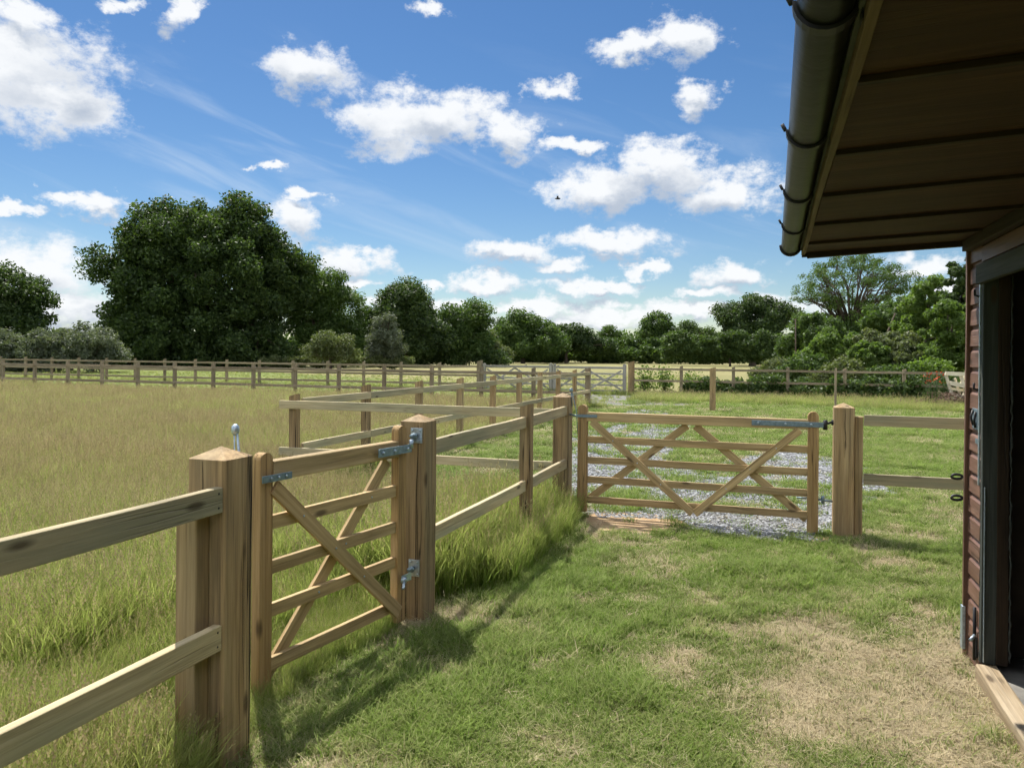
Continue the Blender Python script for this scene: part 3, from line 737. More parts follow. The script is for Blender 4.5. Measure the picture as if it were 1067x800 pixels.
s = MB(); s.tube([(WX-.034, YJ+.02, .215), (WX-.06, YJ-.01, .20)], .010, 6); s.build('bolt_knob', M_galv, o)
# black cabin hooks beyond the corner
for zz, yy in ((1.02, YC+.01), (.90, YC+.01)):
    s = MB(); s.tube([(WX-.01, yy, zz-.004), (WX-.045, yy, zz)], .004, 6)
    pts = [(WX-.07 + .028*math.cos(a), yy, zz + .013*math.sin(a)) for a in np.linspace(0, 6.283, 13)]; s.tube(pts, .008, 6); part(s, 'cabin_hook', M_black)
# roof: soffit rises slightly to the wall
FX, ZF, ZW = .17, 2.31, 2.352
def zs(x): return ZF + (x-FX)/(WX-FX)*(ZW-ZF)
s = MB(); sl = (ZW-ZF)/(WX-FX)
v = [(FX, YB, zs(FX)), (BX+.3, YB, zs(BX+.3)), (BX+.3, YC+.0, zs(BX+.3)), (FX, YC+.0, zs(FX))]
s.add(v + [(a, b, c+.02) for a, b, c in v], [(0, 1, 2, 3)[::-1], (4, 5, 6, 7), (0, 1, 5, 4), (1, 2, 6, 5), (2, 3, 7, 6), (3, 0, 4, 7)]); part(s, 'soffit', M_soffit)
s = MB(); v = [(FX-.03, YB, zs(FX)+.024), (BX+.35, YB, zs(BX+.3)+.024), (BX+.35, YC+.03, zs(BX+.3)+.024), (FX-.03, YC+.03, zs(FX)+.024)]
s.add(v + [(a, b, c+.08) for a, b, c in v], [(0, 3, 2, 1), (4, 5, 6, 7), (0, 1, 5, 4), (1, 2, 6, 5), (2, 3, 7, 6), (3, 0, 4, 7)]); part(s, 'roof', M_roof)
for yy in [1.84, 2.48, 3.12, 3.80, 4.44, 1.2, .55, -.1, -.75, -1.4, -2.05]:
    beam('batten', (FX-.002, yy, zs(FX)-.008), (WX-.02, yy, zs(WX)-.008), .024, .016, M_darkwood, shed)
beam('verge_board', (FX-.02, YC+.012, zs(FX)+.015), (WX+.4, YC+.012, zs(WX+.4)+.015), .022, .07, M_darkwood, shed)
beam('verge_board', (FX+.01, YC-.03, zs(FX)-.016), (WX-.03, YC-.03, zs(WX)-.016), .05, .03, M_darkwood, shed)
beam('wall_plate', (WX-.045, YB, ZW-.035), (WX-.045, YC-.06, ZW-.035), .045, .06, M_darkwood, shed)
beam('fascia', (FX-.012, YB, ZF+.035), (FX-.012, YC+.0, ZF+.035), .02, .085, M_fascia, shed)
# half-round gutter
def gutter_arc(r, n=12): return [(math.cos(math.pi + math.pi*k/n)*r, math.sin(math.pi + math.pi*k/n)*r) for k in range(n+1)]
GX, GZ = FX-.022-.06, ZF+.055
s = MB(); outer, inner = gutter_arc(.054), gutter_arc(.050)
prof = outer + inner[::-1]; n = len(prof)
vs = [(GX+a, YB, GZ+b) for a, b in prof] + [(GX+a, YC+.02, GZ+b) for a, b in prof]
s.add(vs, [(i, (i+1) % n, (i+1) % n+n, i+n) for i in range(n)], 0, True); s.add([(GX+a, YC+.02, GZ+b) for a, b in outer], [tuple(range(len(outer)))])
gut = part(s, 'gutter', M_gutter)
for yy in (1.55, 2.42, 3.28, 4.12, .7, -.2, -1.1):
    s = MB(); a2, i2 = gutter_arc(.062), gutter_arc(.0545); prof = a2 + i2[::-1]; n = len(prof)
    vs = [(GX+a, yy-.016, GZ+b) for a, b in prof] + [(GX+a, yy+.016, GZ+b) for a, b in prof]
    s.add(vs, [(i, (i+1) % n, (i+1) % n+n, i+n) for i in range(n)] + [tuple(range(n))[::-1], tuple(range(n, 2*n))])
    s.tube([(GX-.062, yy, GZ), (GX-.072, yy, GZ+.02)], .006, 6); s.box((GX+.058, yy-.02, GZ-.05), (GX+.0595, yy+.02, GZ+.02)); s.build('gutter_bracket', M_black, gut)
s = MB(); s.tube([(GX, YC+.0, GZ-.0), (GX, YC+.03, GZ-.0)], .066, 20); o = s.build('end_cap', M_black, gut)
for v in o.data.vertices: v.co.z = min(v.co.z, GZ+.004)

# ================================================================== TREES
def quads_mesh(name, C, U, V, mats, mi=None):
    """diamond leaves: centre C, half axes U, V"""
    n = len(C); co = np.empty((n, 4, 3), np.float32)
    co[:, 0] = C-U; co[:, 1] = C+V*.9-U*.15; co[:, 2] = C+U; co[:, 3] = C-V*.9+U*.1
    me = bpy.data.meshes.new(name); me.vertices.add(4*n); me.vertices.foreach_set('co', co.ravel())
    me.loops.add(4*n); me.loops.foreach_set('vertex_index', np.arange(4*n, dtype=np.int32))
    me.polygons.add(n); me.polygons.foreach_set('loop_start', np.arange(0, 4*n, 4, dtype=np.int32)); me.polygons.foreach_set('loop_total', np.full(n, 4, np.int32))
    for m in mats: me.materials.append(m)
    me.update(calc_edges=True); return me
def unit(a): return a/np.maximum(np.linalg.norm(a, axis=1, keepdims=True), 1e-9)
def tree(name, label, cat, base, lobes, leaf=.32, n=20000, mat=F_oak, trunk_r=.4, clus=None, group=None, sub=40, fill=.25, limbs=14, fork=.22, seed=0, flat=1.0, gap=0.0, trunks=1, inner=.45, clr=1.0):
    """lobes: (dx along view-right, z centre, rx, rz[, depth offset]) in metres; foliage is built as clustered sprays on sub-crowns"""
    r = np.random.default_rng(seed + 100); base = Vector(base)
    if leaf > .15 and n < 50000: leaf *= .75; n = int(n*1.7)
    fx = Vector((base.x, base.y, 0)).normalized(); rx_ = Vector((fx.y, -fx.x, 0))
    root = empty(name, (base.x, base.y, 0), label, cat, group)
    cen = []; rad = []
    vol = [l[2]*l[3] for l in lobes]; tot = sum(vol)
    for l, vv in zip(lobes, vol):
        k = max(3, int(sub*vv/tot)); dy = l[4] if len(l) > 4 else 0
        fi = np.arange(k) + .5; zz = 1 - 2*fi/k; aa = fi*2.39996 + r.uniform(0, 6.28)
        p = unit(np.stack([np.sqrt(1-zz*zz)*np.cos(aa), np.sqrt(1-zz*zz)*np.sin(aa), zz], 1) + r.normal(size=(k, 3))*.13); rr = (inner + (1-inner)*r.random((k, 1))**.5)*.86
        p = p*rr; p[:, 2] = np.where(p[:, 2] < -.5, p[:, 2]*.8, p[:, 2])
        dd = l[2]*.85
        q = np.outer(p[:, 0]*l[2] + l[0], np.array(rx_)) + np.outer(p[:, 1]*dd + dy, np.array(fx)); q[:, 2] = l[1] + p[:, 2]*l[3]
        cen.append(q); rad.append(np.full(k, (clus or .34*min(l[2], l[3])))*r.uniform(.6, 1.25, k))
    cen = np.concatenate(cen); rad = np.concatenate(rad); k = len(cen)
    w = rad**2; w /= w.sum(); ci = r.choice(k, n, p=w)
    dirn = unit(r.normal(size=(n, 3))); rr = (r.random((n, 1))**(.42))
    bump = 1 + .25*np.sin(dirn[:, :1]*5 + ci[:, None])*np.cos(dirn[:, 1:2]*6 + 2*ci[:, None])
    off = dirn*rr*rad[ci][:, None]*bump; off[:, 2] *= .72*flat
    C = cen[ci] + off
    kf = int(n*fill)   # loose leaves through the volume
    C = C[C[:, 2] > .05]; n = len(C); dirn = dirn[:n]
    nr = unit(dirn*.6 + r.normal(size=(n, 3))*.7 + np.array([0, 0, .45]))
    t = unit(np.cross(nr, r.normal(size=(n, 3)))); b = np.cross(nr, t)
    s_ = leaf*r.uniform(.5, 1.15, (n, 1))
    me = quads_mesh('crown', C, t*s_*.62, b*s_*.40, [mat])
    o = bpy.data.objects.new('crown', me); COL.objects.link(o); o.parent = root
    # trunk and limbs
    zmax = max(l[1]+l[3] for l in lobes); s = MB()
    zf = zmax*fork
    for t_ in range(trunks):
        ox, oy = (r.uniform(-.5, .5)*trunk_r*5*(trunks > 1), r.uniform(-.5, .5)*trunk_r*5*(trunks > 1))
        s.tube([(ox, oy, -.3), (ox, oy, .3), (ox*.9+r.normal()*.05, oy, zf*.6), (ox*.8, oy*.8, zf), (ox*.6+r.normal()*.3, oy*.5, zf+(zmax-zf)*.45)], [trunk_r*1.35, trunk_r*1.05, trunk_r*.9, trunk_r*.85, trunk_r*.4], 9)
        order = r.permutation(k)[:limbs]
        for j in order:
            tgt = cen[j]; st = np.array([ox*.8, oy*.8, zf*(.75 + .5*r.random()) + (zmax-zf)*.3*r.random()])
            mid = st*.5 + tgt*.5 + np.array([0, 0, .08*zmax]) + r.normal(size=3)*.03*zmax; m2 = mid*.45+tgt*.55 + r.normal(size=3)*.02*zmax
            s.tube([st, mid, m2, tgt], [trunk_r*.38, trunk_r*.25, trunk_r*.15, trunk_r*.05], 5)
            for _ in range(3):
                q = cen[np.argsort(np.linalg.norm(cen - m2, axis=1))[r.integers(1, min(8, k))]]
                s.tube([m2, (m2+q)/2 + r.normal(size=3)*.02*zmax, q], [trunk_r*.13, trunk_r*.08, trunk_r*.03], 4)
    t_ = s.build('trunk', M_bark, root, Matrix.Translation(Vector((base.x, base.y, 0))))
    return root
def T(px, D):            # ground position at a bearing and distance
    v = at_depth(px, CY, D); return Vector((v.x, v.y, 0))
def lob(px0, D, items):
    """items: (px, py, rx_px, ry_px[, depth]) measured against bearing px0 at distance D -> metres"""
    out = []
    for it in items:
        k = D/F; yh = CY + (it[0]-CX)*math.tan(ROLL)
        out.append(((it[0]-px0)*k, H + (yh - it[1])*k, it[2]*k, it[3]*k) + ((it[4],) if len(it) > 4 else ()))
    return out
# the great oak
D0 = 78
tree('oak_tree', 'huge round dark green oak, the biggest tree, left of centre', 'tree', T(215, D0), lob(215, D0, [
    (215, 288, 98, 82), (210, 252, 78, 46), (156, 282, 36, 46), (146, 325, 34, 42), (162, 242, 34, 26), (288, 288, 42, 52), (215, 348, 98, 44), (118, 280, 12, 18), (150, 354, 34, 26), (248, 222, 28, 18), (220, 368, 100, 18)]),
    .30, 250000, F_oak, .75, 1.55, sub=520, limbs=26, fork=.16, seed=1, inner=.35)
tree('oak_tree', 'dark tree cut by the left edge of the picture', 'tree', T(2, 70), lob(2, 70, [(0, 310, 42, 36), (-30, 330, 40, 40), (28, 318, 26, 30), (15, 350, 40, 25)]), .34, 26000, F_oak, .4, 1.3, sub=80, seed=2)
tree('ash_tree', 'lighter green tree leaning out at the right shoulder of the big oak', 'tree', T(338, 84), lob(338, 84, [(335, 300, 26, 28), (352, 325, 28, 35), (322, 330, 30, 38), (345, 355, 34, 24), (312, 300, 20, 24)]), .36, 26000, F_mid, .35, 1.4, sub=75, seed=3)
tree('oak_tree', 'dark rounded tree behind the small grey green tree', 'tree', T(425, 88), lob(425, 88, [(422, 325, 36, 30), (440, 350, 34, 30), (400, 345, 26, 34), (420, 308, 22, 14)]), .36, 30000, F_oak, .4, 1.5, sub=80, seed=4)
tree('hawthorn_tree', 'small grey green tree standing against the dark trees', 'tree', T(401, 74), lob(401, 74, [(401, 345, 15, 20), (398, 362, 20, 16), (404, 358, 18, 20)]), .22, 13000, F_grey, .16, .8, sub=40, seed=5)
tree('oak_tree', 'dense green tree with a squarish top right of the dark rounded tree', 'tree', T(478, 92), lob(478, 92, [(475, 335, 26, 20), (492, 345, 26, 24), (465, 358, 26, 20), (498, 325, 10, 9), (482, 362, 34, 16)]), .36, 24000, F_mid, .35, 1.4, sub=70, seed=6)
tree('hawthorn_bush', 'rounded yellow green bush in front of the trees under the big oak', 'bush', T(345, 68), lob(345, 68, [(345, 360, 22, 16), (358, 366, 18, 11), (330, 367, 14, 10)]), .2, 9000, F_olive, .12, .7, sub=36, seed=7, trunks=2)
tree('hawthorn_bush', 'light green bush at the far corner of the tree line', 'bush', T(508, 95), lob(508, 95, [(507, 356, 14, 11), (512, 366, 18, 9), (522, 369, 14, 6)]), .26, 7000, F_olive, .12, .8, sub=30, seed=8, trunks=2)
tree('maple_tree', 'broad green tree of the distant line with a bumpy crown', 'tree', T(545, 125), lob(545, 125, [(536, 344, 24, 17), (562, 346, 22, 16), (522, 356, 24, 18), (560, 360, 40, 16), (545, 334, 10, 8)]), .42, 30000, F_mid, .35, 1.6, sub=60, seed=9)
tree('maple_tree', 'lower dark tree at the right end of the distant line', 'tree', T(590, 130), lob(590, 130, [(584, 350, 20, 15), (603, 356, 18, 12), (575, 358, 24, 16), (625, 362, 24, 10)]), .42, 22000, F_oak, .3, 1.6, sub=44, seed=10)
tree('ash_tree', 'small wispy far tree above the hedge', 'tree', T(634, 175), lob(634, 175, [(636, 348, 11, 8), (626, 354, 10, 8), (650, 355, 14, 7)]), .42, 8000, F_mid, .3, 1.4, sub=22, seed=11)
tree('oak_tree', 'round topped far tree above the hedge in the middle distance', 'tree', T(684, 170), lob(684, 170, [(684, 340, 17, 14), (680, 352, 18, 12), (694, 348, 12, 12)]), .55, 9000, F_mid, .4, 1.7, sub=40, seed=12)
tree('ash_tree', 'low far tree between the round topped tree and the spreading oak', 'tree', T(722, 165), lob(722, 165, [(718, 345, 13, 9), (736, 351, 18, 11), (703, 354, 16, 10)]), .42, 12000, F_hedge, .3, 1.5, sub=30, seed=13)
tree('oak_tree', 'dark oak with lobed crown above the right end of the hedge', 'tree', T(784, 118), lob(784, 118, [(783, 320, 22, 17), (766, 332, 20, 17), (803, 332, 20, 17), (816, 326, 12, 9), (785, 346, 36, 20)]), .45, 22000, F_oak, .5, 1.6, sub=60, seed=14)
# hedges at the field's far side
tree('hedge', 'long dark hedge across the far side of the mown field', 'hedge', T(640, 140), lob(640, 140, [(540+k*10, 364 + 1.2*math.sin(k*1.7), 14, 14+1.5*math.sin(k*2.1)) for k in range(0, 19)]), .5, 42000, F_hedge, .1, 1.1, sub=240, limbs=6, seed=15, trunks=3, inner=.1)
tree('hedge', 'taller dense dark hedge block at the right of the mown field', 'hedge', T(760, 112), lob(760, 112, [(702+k*9, 362 - 1.2*math.sin(k*1.3), 13, 17+2*math.sin(k)) for k in range(0, 14)]), .42, 42000, F_hedge, .1, 1.0, sub=240, limbs=6, seed=16, trunks=3, inner=.1)
tree('hedge', 'low clipped base of hedging running unbroken below the far trees', 'hedge', T(660, 134), lob(660, 134, [(498+k*10, 370.5 + .6*math.sin(k*2.3), 11, 9.5 + 1.3*math.sin(k*1.1)) for k in range(34)]), .5, 62000, F_hedge, .06, .95, sub=420, limbs=4, seed=47, inner=.05)
# grey-green thorn bushes on the left behind the rear fence
for px, py, w_, h_, lb, sd in ((12, 364, 26, 20, 'grey green thorn bush at the far left edge', 17), (52, 360, 26, 20, 'grey green thorn bush second from the left edge', 18), (98, 358, 32, 22, 'largest grey green thorn bush beside the big oak', 19), (70, 352, 18, 12, 'grey green thorn bush top showing above its neighbours', 30)):
    tree('thorn_bush', lb, 'bush', T(px, 56 + (sd == 30)*5), lob(px, 56, [(px, py, w_, h_), (px-8, py+14, w_, 14), (px+12, py+12, w_*.8, 14)]), .2, 15000, F_grey, .12, .7, sub=60, seed=sd, trunks=2, inner=.2, group='grey green thorn bushes on the left')
tree('hedge', 'low light hedge under the trees right of the big oak', 'hedge', T(330, 72), lob(330, 72, [(285+k*17, 377+1.5*math.sin(k*2), 14, 6) for k in range(9)]), .22, 14000, F_olive, .06, .5, sub=70, limbs=4, seed=31, inner=.1)
tree('hedge', 'dark shaded undergrowth beneath the big oak', 'hedge', T(190, 80), lob(190, 80, [(110+k*20, 378, 18, 9) for k in range(10)]), .3, 14000, F_oak, .06, .9, sub=80, limbs=4, seed=32, inner=.1)
tree('hedge', 'dark undergrowth beneath the trees left of the distant gate', 'hedge', T(440, 90), lob(440, 90, [(390+k*18, 376-.5*k, 16, 9) for k in range(8)]), .3, 12000, F_oak, .06, .9, sub=70, limbs=4, seed=33, inner=.1)
o = tree('far_wood', 'low far wood closing the horizon behind the trees', 'wood', T(480, 230), lob(480, 230, [(-80+k*26, 360+2*math.sin(k*1.9), 28, 11+3*math.sin(k*2.3)) for k in range(48)]), 1.0, 60000, F_hedge, .1, 3.2, sub=520, limbs=3, seed=40, inner=.05); o['kind'] = 'stuff'
# right side: the open-crowned tree and the bank of scrub
tree('oak_tree', 'airy open crowned tree with fine forking branches showing, on the right', 'tree', T(886, 80), lob(886, 80, [
    (888, 296, 60, 34), (888, 284, 44, 22), (845, 305, 22, 14), (938, 298, 22, 14), (888, 330, 46, 22)]),
    .20, 19000, F_mid, .28, .60, sub=330, limbs=95, fork=.14, seed=20, flat=.85, inner=.72)
tree('scrub_tree', 'dark undergrowth at the foot of the airy open crowned tree', 'shrub', T(886, 79), lob(886, 79, [(870, 358, 40, 20), (905, 352, 40, 24)]), .3, 14000, F_hedge, .1, .9, sub=70, seed=46, limbs=6, inner=.2)
for px, py, w_, h_, D_, mt, lb, sd in (
    (850, 352, 34, 22, 70, F_mid, 'dark green scrub tree below the left of the open crowned tree', 21),
    (936, 340, 34, 28, 62, F_mid, 'broad green scrub tree under the open crowned tree', 22),
    (970, 330, 30, 32, 50, F_bright, 'tall green tree rising behind the bright willow', 23),
    (1008, 308, 22, 40, 46, F_oak, 'dark tree top touching the shed corner', 24),
    (868, 368, 28, 18, 46, F_bright, 'yellow green rounded shrub left of the grey scrub', 25),
    (920, 368, 30, 22, 42, F_olive, 'grey olive shrub behind the brambly fence', 26),
    (905, 376, 20, 14, 38, F_bright, 'small yellow green shrub just behind the overgrown fence', 27),
    (989, 354, 27, 44, 36, F_bright, 'bright green willow beside the shed corner', 28),
    (955, 378, 24, 16, 37, F_olive, 'brownish olive shrub next to the bright willow', 29),
    (832, 366, 18, 14, 80, F_hedge, 'small green bush at the end of the far hedge', 34),
    (1045, 340, 40, 50, 40, F_hedge, 'green tree hidden mostly behind the shed', 35)):
    tree('scrub_tree', lb, 'shrub', T(px, D_), lob(px, D_, [(px, py - 4, w_*1.15, h_*1.2), (px - w_*.5, py + h_*.5, w_*.85, h_*.85), (px + w_*.45, py + h_*.45, w_*.85, h_*.85)]),
         .0042*D_+.01, 30000, mt, .12, (w_*D_/F)*.30, sub=70, seed=sd, trunks=2, inner=.3, limbs=10, group='scrub behind the overgrown fence')
for px, py, w_, h_, D_, mt, lb, sd in (
    (812, 384, 20, 10, 48, F_olive, 'first low shrub of the bank behind the overgrown fence', 41),
    (842, 384, 22, 14, 38, F_hedge, 'low dark green shrub of the bank left of the yellow green one', 42),
    (880, 388, 24, 14, 36, F_olive, 'low olive shrub of the bank below the yellow green shrub', 43),
    (925, 392, 26, 14, 35, F_hedge, 'low dark shrub of the bank under the grey olive shrub', 44),
    (965, 392, 26, 18, 35, F_bright, 'low yellow green shrub of the bank below the bright willow', 45)):
    tree('scrub_tree', lb, 'shrub', T(px, D_), lob(px, D_, [(px, py, w_, h_), (px - w_*.6, py + h_*.7, w_*.8, h_*.9), (px + w_*.6, py + h_*.7, w_*.8, h_*.9)]),
         .17, 13000, mt, .08, .45, sub=70, seed=sd, trunks=2, inner=.2, limbs=8, group='scrub behind the overgrown fence')
# brambles and saplings growing through the rear right fence
for i, (px, py, w_, h_, mt) in enumerate(((672, 392, 8, 14, F_bright), (693, 393, 7, 13, F_bright), (722, 397, 13, 14, F_bright), (735, 405, 22, 10, F_bramble), (768, 405, 16, 9, F_bramble), (800, 402, 20, 12, F_bramble), (838, 405, 24, 12, F_bramble), (878, 406, 24, 12, F_bramble), (915, 405, 24, 14, F_bramble), (950, 405, 22, 14, F_bramble), (985, 408, 22, 16, F_bramble))):
    lbs = ['spindly bright sapling just right of the far gate post', 'second spindly sapling growing through the far fence', 'leafy light green sapling in the overgrown fence', 'low dark bramble at the left end of the overgrowth', 'bramble clump behind the stout lone post', 'bramble clump left of centre in the overgrown fence', 'dense bramble clump left of the thin lone post', 'dense bramble clump behind the thin lone post', 'bramble clump under the olive shrub', 'bramble clump with orange flowers beside it', 'bramble clump behind the pale hurdles']
    b = at_y(px, YE + .35); D_ = -b.x*sT + b.y*cT
    tree('bramble_bush' if mt is F_bramble else 'sapling', lbs[i], 'bramble' if mt is F_bramble else 'sapling', (b.x, b.y, 0), lob(px, D_, [(px, py, w_, h_), (px, py+8, w_*1.15, h_*.7)]), (.12 if mt is F_bramble else .10), 9000 if mt is F_bramble else 700, mt, .03, .32, sub=34, seed=60+i, trunks=2, inner=.2, limbs=5, group='growth through the far right fence')

# ================================================================== SMALL THINGS
# pale stack of hurdles leaning by the shed
g = ground(998, 424); D_ = -g.x*sT+g.y*cT
def hp(px, py, dd=0): return at_depth(px, py, D_+dd)
hu = empty('hurdle', (g.x, g.y, 0), 'pale new wooden hurdles leaning in a slanting frame by the shed corner', 'hurdle')
for a, b, dd, w_ in (((985, 389), (994, 418), 0, .10), ((1001, 391), (1010, 421), 0, .10), ((1018, 392), (1026, 424), 0, .1), ((995, 394), (1001, 414), .25, .07), ((1006, 391), (1000, 402), .2, .07), ((1012, 391), (1004, 412), .2, .07)):
    beam('upright', hp(*a, dd), hp(*b, dd), .05, w_, M_pale, hu, up=RIGHT)
for a, b, dd, w_ in (((985, 389), (1022, 390.5), -.05, .13), ((990, 399), (1026, 406), -.06, .14), ((989, 404.5), (1028, 410), .12, .09), ((992, 411.5), (1028, 416), -.05, .1)):
    beam('rail', hp(*a, dd), hp(*b, dd), .05, w_, M_pale, hu)
# brushwood heap
g = ground(975, 424); s = MB(); r = np.random.default_rng(4)
for i in range(320):
    a = r.uniform(-1.3, 1.6); b = r.uniform(-.7, .7); zc = max(.03, .5*math.exp(-((a-.5)/.8)**2)*r.uniform(.1, 1)); c = g + RIGHT*a + FWD*b + Vector((0, 0, zc))
    dv = Vector(r.normal(size=3)); dv.z *= .35; dv = dv.normalized()*r.uniform(.12, .5)
    c1 = c + dv; c1.z = max(.02, c1.z); c0 = c - dv; c0.z = max(.02, c0.z)
    s.tube([c0, c + Vector(r.normal(size=3))*.04, c1], [.012, .009, .004], 4)
o = s.build('brushwood_heap', M_twig); tag(o, 'heap of brown cut brushwood on the grass below the pale hurdles', 'brushwood')
# orange flowers
M_flower = plain('orange red petals', (.65, .10, .03), .6)
s = MB(); r = np.random.default_rng(9)
for i in range(34):
    p = at_depth(r.uniform(962, 986), r.uniform(387, 399), 25.5 + r.uniform(-.4, .4)); 
    for j in range(3):
        dv = Vector(r.normal(size=3)).normalized()*.035; e = dv.cross(Vector(r.normal(size=3))).normalized()*.025; s.add([p-dv, p+e, p+dv, p-e], [(0, 1, 2, 3)])
    s.tube([(p.x, p.y, .1), p], .006, 4, 1)
o = s.build('orange_flowers', [M_flower, F_bramble]); tag(o, 'orange red flowers on tall stems beside the pale hurdles', 'flowers', kind='stuff')
# poles in the scrub
for (a, b, D_, lb) in (((829, 332), (829, 366), 66, 'upright grey telegraph pole in the scrub'), ((933, 326), (922, 352), 58, 'pale leaning pole among the scrub right of the open tree')):
    p, q = at_depth(*a, D_), at_depth(*b, D_); q = p + (q-p)*(p.z/(p.z-q.z))
    s = MB(); s.tube([q, p], [.07, .05], 8); s.build('utility_pole', M_bark); o = bpy.data.objects[-1] if False else None
    o = [x_ for x_ in COL.objects if x_.name.startswith('utility_pole')][-1]; tag(o, lb, 'pole', 'poles in the scrub')
# barn beyond the hedge
g = at_depth(647, CY, 150); bn = empty('barn', (g.x, g.y, 0), 'long low barn with pale grey roof beyond the far hedge', 'barn')
mw = Matrix.Translation(g - Vector((0, 0, H))) @ Matrix.Rotation(TH + R(6), 4, 'Z')
M_barnroof = plain('corrugated cement roof', (.33, .35, .37), .8); M_barnwall = plain('barn cladding', (.2, .22, .2), .8)
s = MB(); s.box((-4.5, -3, 0), (4.5, 3, 3.1)); s.build('wall', M_barnwall, bn, mw)
s = MB(); s.add([(-4.8, -3.3, 3.05), (4.8, -3.3, 3.05), (4.8, 0, 4.1), (-4.8, 0, 4.1), (-4.8, 3.3, 3.05), (4.8, 3.3, 3.05)], [(0, 1, 2, 3), (3, 2, 5, 4)]); o = s.build('roof', M_barnroof, bn, mw)
md = o.modifiers.new('s', 'SOLIDIFY'); md.thickness = .12
# birds
M_bird = plain('dark feathers', (.03, .03, .035), .7)
def bird(px, py, D_, lb, fly=False):
    p = at_depth(px, py, D_); s = MB(); d = RIGHT
    if not fly:
        p.z = .0; s.tube([p + Vector((0, 0, .12)) - d*.2, p+Vector((0, 0, .17)) - d*.08, p+Vector((0, 0, .2)) + d*.06, p+Vector((0, 0, .27)) + d*.13, p+Vector((0, 0, .27)) + d*.2], [.02, .07, .08, .045, .01], 8)
        for k in (-.03, .03): s.tube([p + FWD*k, p + FWD*k + Vector((0, 0, .15))], .012, 4)
    else:
        s.tube([p-d*.16, p-d*.05, p+d*.08, p+d*.15], [.01, .045, .05, .01], 8)
        for k in (-1, 1):
            w_ = FWD*k; s.add([p-d*.04, p+d*.05, p+w_*.22+d*.03+Vector((0, 0, .10)), p+w_*.4-d*.05+Vector((0, 0, .05)), p+w_*.2-d*.06+Vector((0, 0, .08))], [(0, 1, 2, 4), (4, 2, 3)])
    o = s.build('bird', M_bird); tag(o, lb, 'bird', 'birds')
bird(547.5, 378, 92, 'left one of two dark birds standing in the mown field'); bird(581.5, 378, 92, 'right one of two dark birds standing in the mown field')
bird(581, 207, 40, 'dark bird flying in front of the white cloud', True)

# ================================================================== SKY, SUN, CAMERA
SUN_AZ, SUN_EL = R(-42), R(57)      # azimuth from +Y towards +X
w = bpy.data.worlds.new('World'); sc.world = w; w.use_nodes = True; nt = w.node_tree; nt.nodes.clear()
out = N(nt, 'ShaderNodeOutputWorld'); bg = N(nt, 'ShaderNodeBackground'); bg.inputs[1].default_value = .095
sky = N(nt, 'ShaderNodeTexSky', sky_type='NISHITA', sun_disc=False, sun_elevation=SUN_EL, sun_rotation=SUN_AZ % (2*math.pi))
sky.air_density = 1.0; sky.dust_density = .15; sky.ozone_density = 3.0; sky.altitude = 0
tc = N(nt, 'ShaderNodeTexCoord')
sp = N(nt, 'ShaderNodeSeparateXYZ'); nt.links.new(tc.outputs['Generated'], sp.inputs[0])
az = math_(nt, 'ARCTAN2', sp.outputs[0], sp.outputs[1]); el = math_(nt, 'ARCSINE', sp.outputs[2])
CL = [(20, 70, 92, 60), (70, 100, 48, 42), (15, 20, 60, 24), (185, 12, 18, 22), (128, 8, 24, 8), (322, 76, 42, 26), (412, 130, 52, 34), (462, 122, 62, 28), (532, 142, 34, 22), (573, 95, 22, 11),
      (665, 50, 44, 16), (712, 38, 42, 22), (723, 100, 20, 17), (632, 196, 62, 24), (685, 178, 58, 28), (755, 198, 62, 24), (535, 260, 44, 13), (640, 254, 58, 15), (588, 276, 28, 9), (502, 294, 33, 12),
      (105, 215, 44, 14), (58, 203, 34, 9), (18, 216, 22, 7), (20, 285, 90, 34), (50, 322, 80, 24), (285, 174, 15, 5), (322, 198, 14, 7), (308, 232, 34, 26), (366, 274, 36, 17), (376, 297, 22, 7),
      (450, 297, 16, 7), (622, 300, 52, 9), (672, 282, 22, 7), (765, 285, 40, 14), (742, 304, 34, 7), (560, 321, 62, 11), (640, 330, 70, 9), (720, 326, 60, 11), (790, 322, 60, 12), (962, 275, 32, 12), (590, 338, 90, 9), (445, 10, 20, 10), (600, 150, 26, 9), (430, 322, 50, 8), (1010, 300, 60, 12)]
def azel(px, py):
    d = ray(px, py).normalized(); return math.atan2(d.x, d.y), math.asin(d.z)
grp = bpy.data.node_groups.new('cloud_field', 'ShaderNodeTree')
grp.interface.new_socket('P', in_out='INPUT', socket_type='NodeSocketVector'); grp.interface.new_socket('D', in_out='OUTPUT', socket_type='NodeSocketFloat')
gi, go = grp.nodes.new('NodeGroupInput'), grp.nodes.new('NodeGroupOutput')
prev = None
for cx_, cy_, rx, ry in CL:
    a, e = azel(cx_, cy_); a2, _ = azel(cx_+rx, cy_); _, e2 = azel(cx_, cy_-ry); ix, iy = 1/abs(a2-a), 1/abs(e2-e)
    v = N(grp, 'ShaderNodeVectorMath', operation='MULTIPLY_ADD'); grp.links.new(gi.outputs[0], v.inputs[0]); v.inputs[1].default_value = (ix, iy, 0); v.inputs[2].default_value = (-a*ix, -e*iy, 0)
    l = N(grp, 'ShaderNodeVectorMath', operation='LENGTH'); grp.links.new(v.outputs[0], l.inputs[0])
    prev = l.outputs['Value'] if prev is None else math_(grp, 'MINIMUM', prev, l.outputs['Value'])
grp.links.new(prev, go.inputs[0])
cv = N(nt, 'ShaderNodeCombineXYZ'); nt.links.new(az, cv.inputs[0]); nt.links.new(el, cv.inputs[1])
sc1 = N(nt, 'ShaderNodeVectorMath', operation='MULTIPLY'); sc1.inputs[1].default_value = (1, 1.5, 1); nt.links.new(cv.outputs[0], sc1.inputs[0])
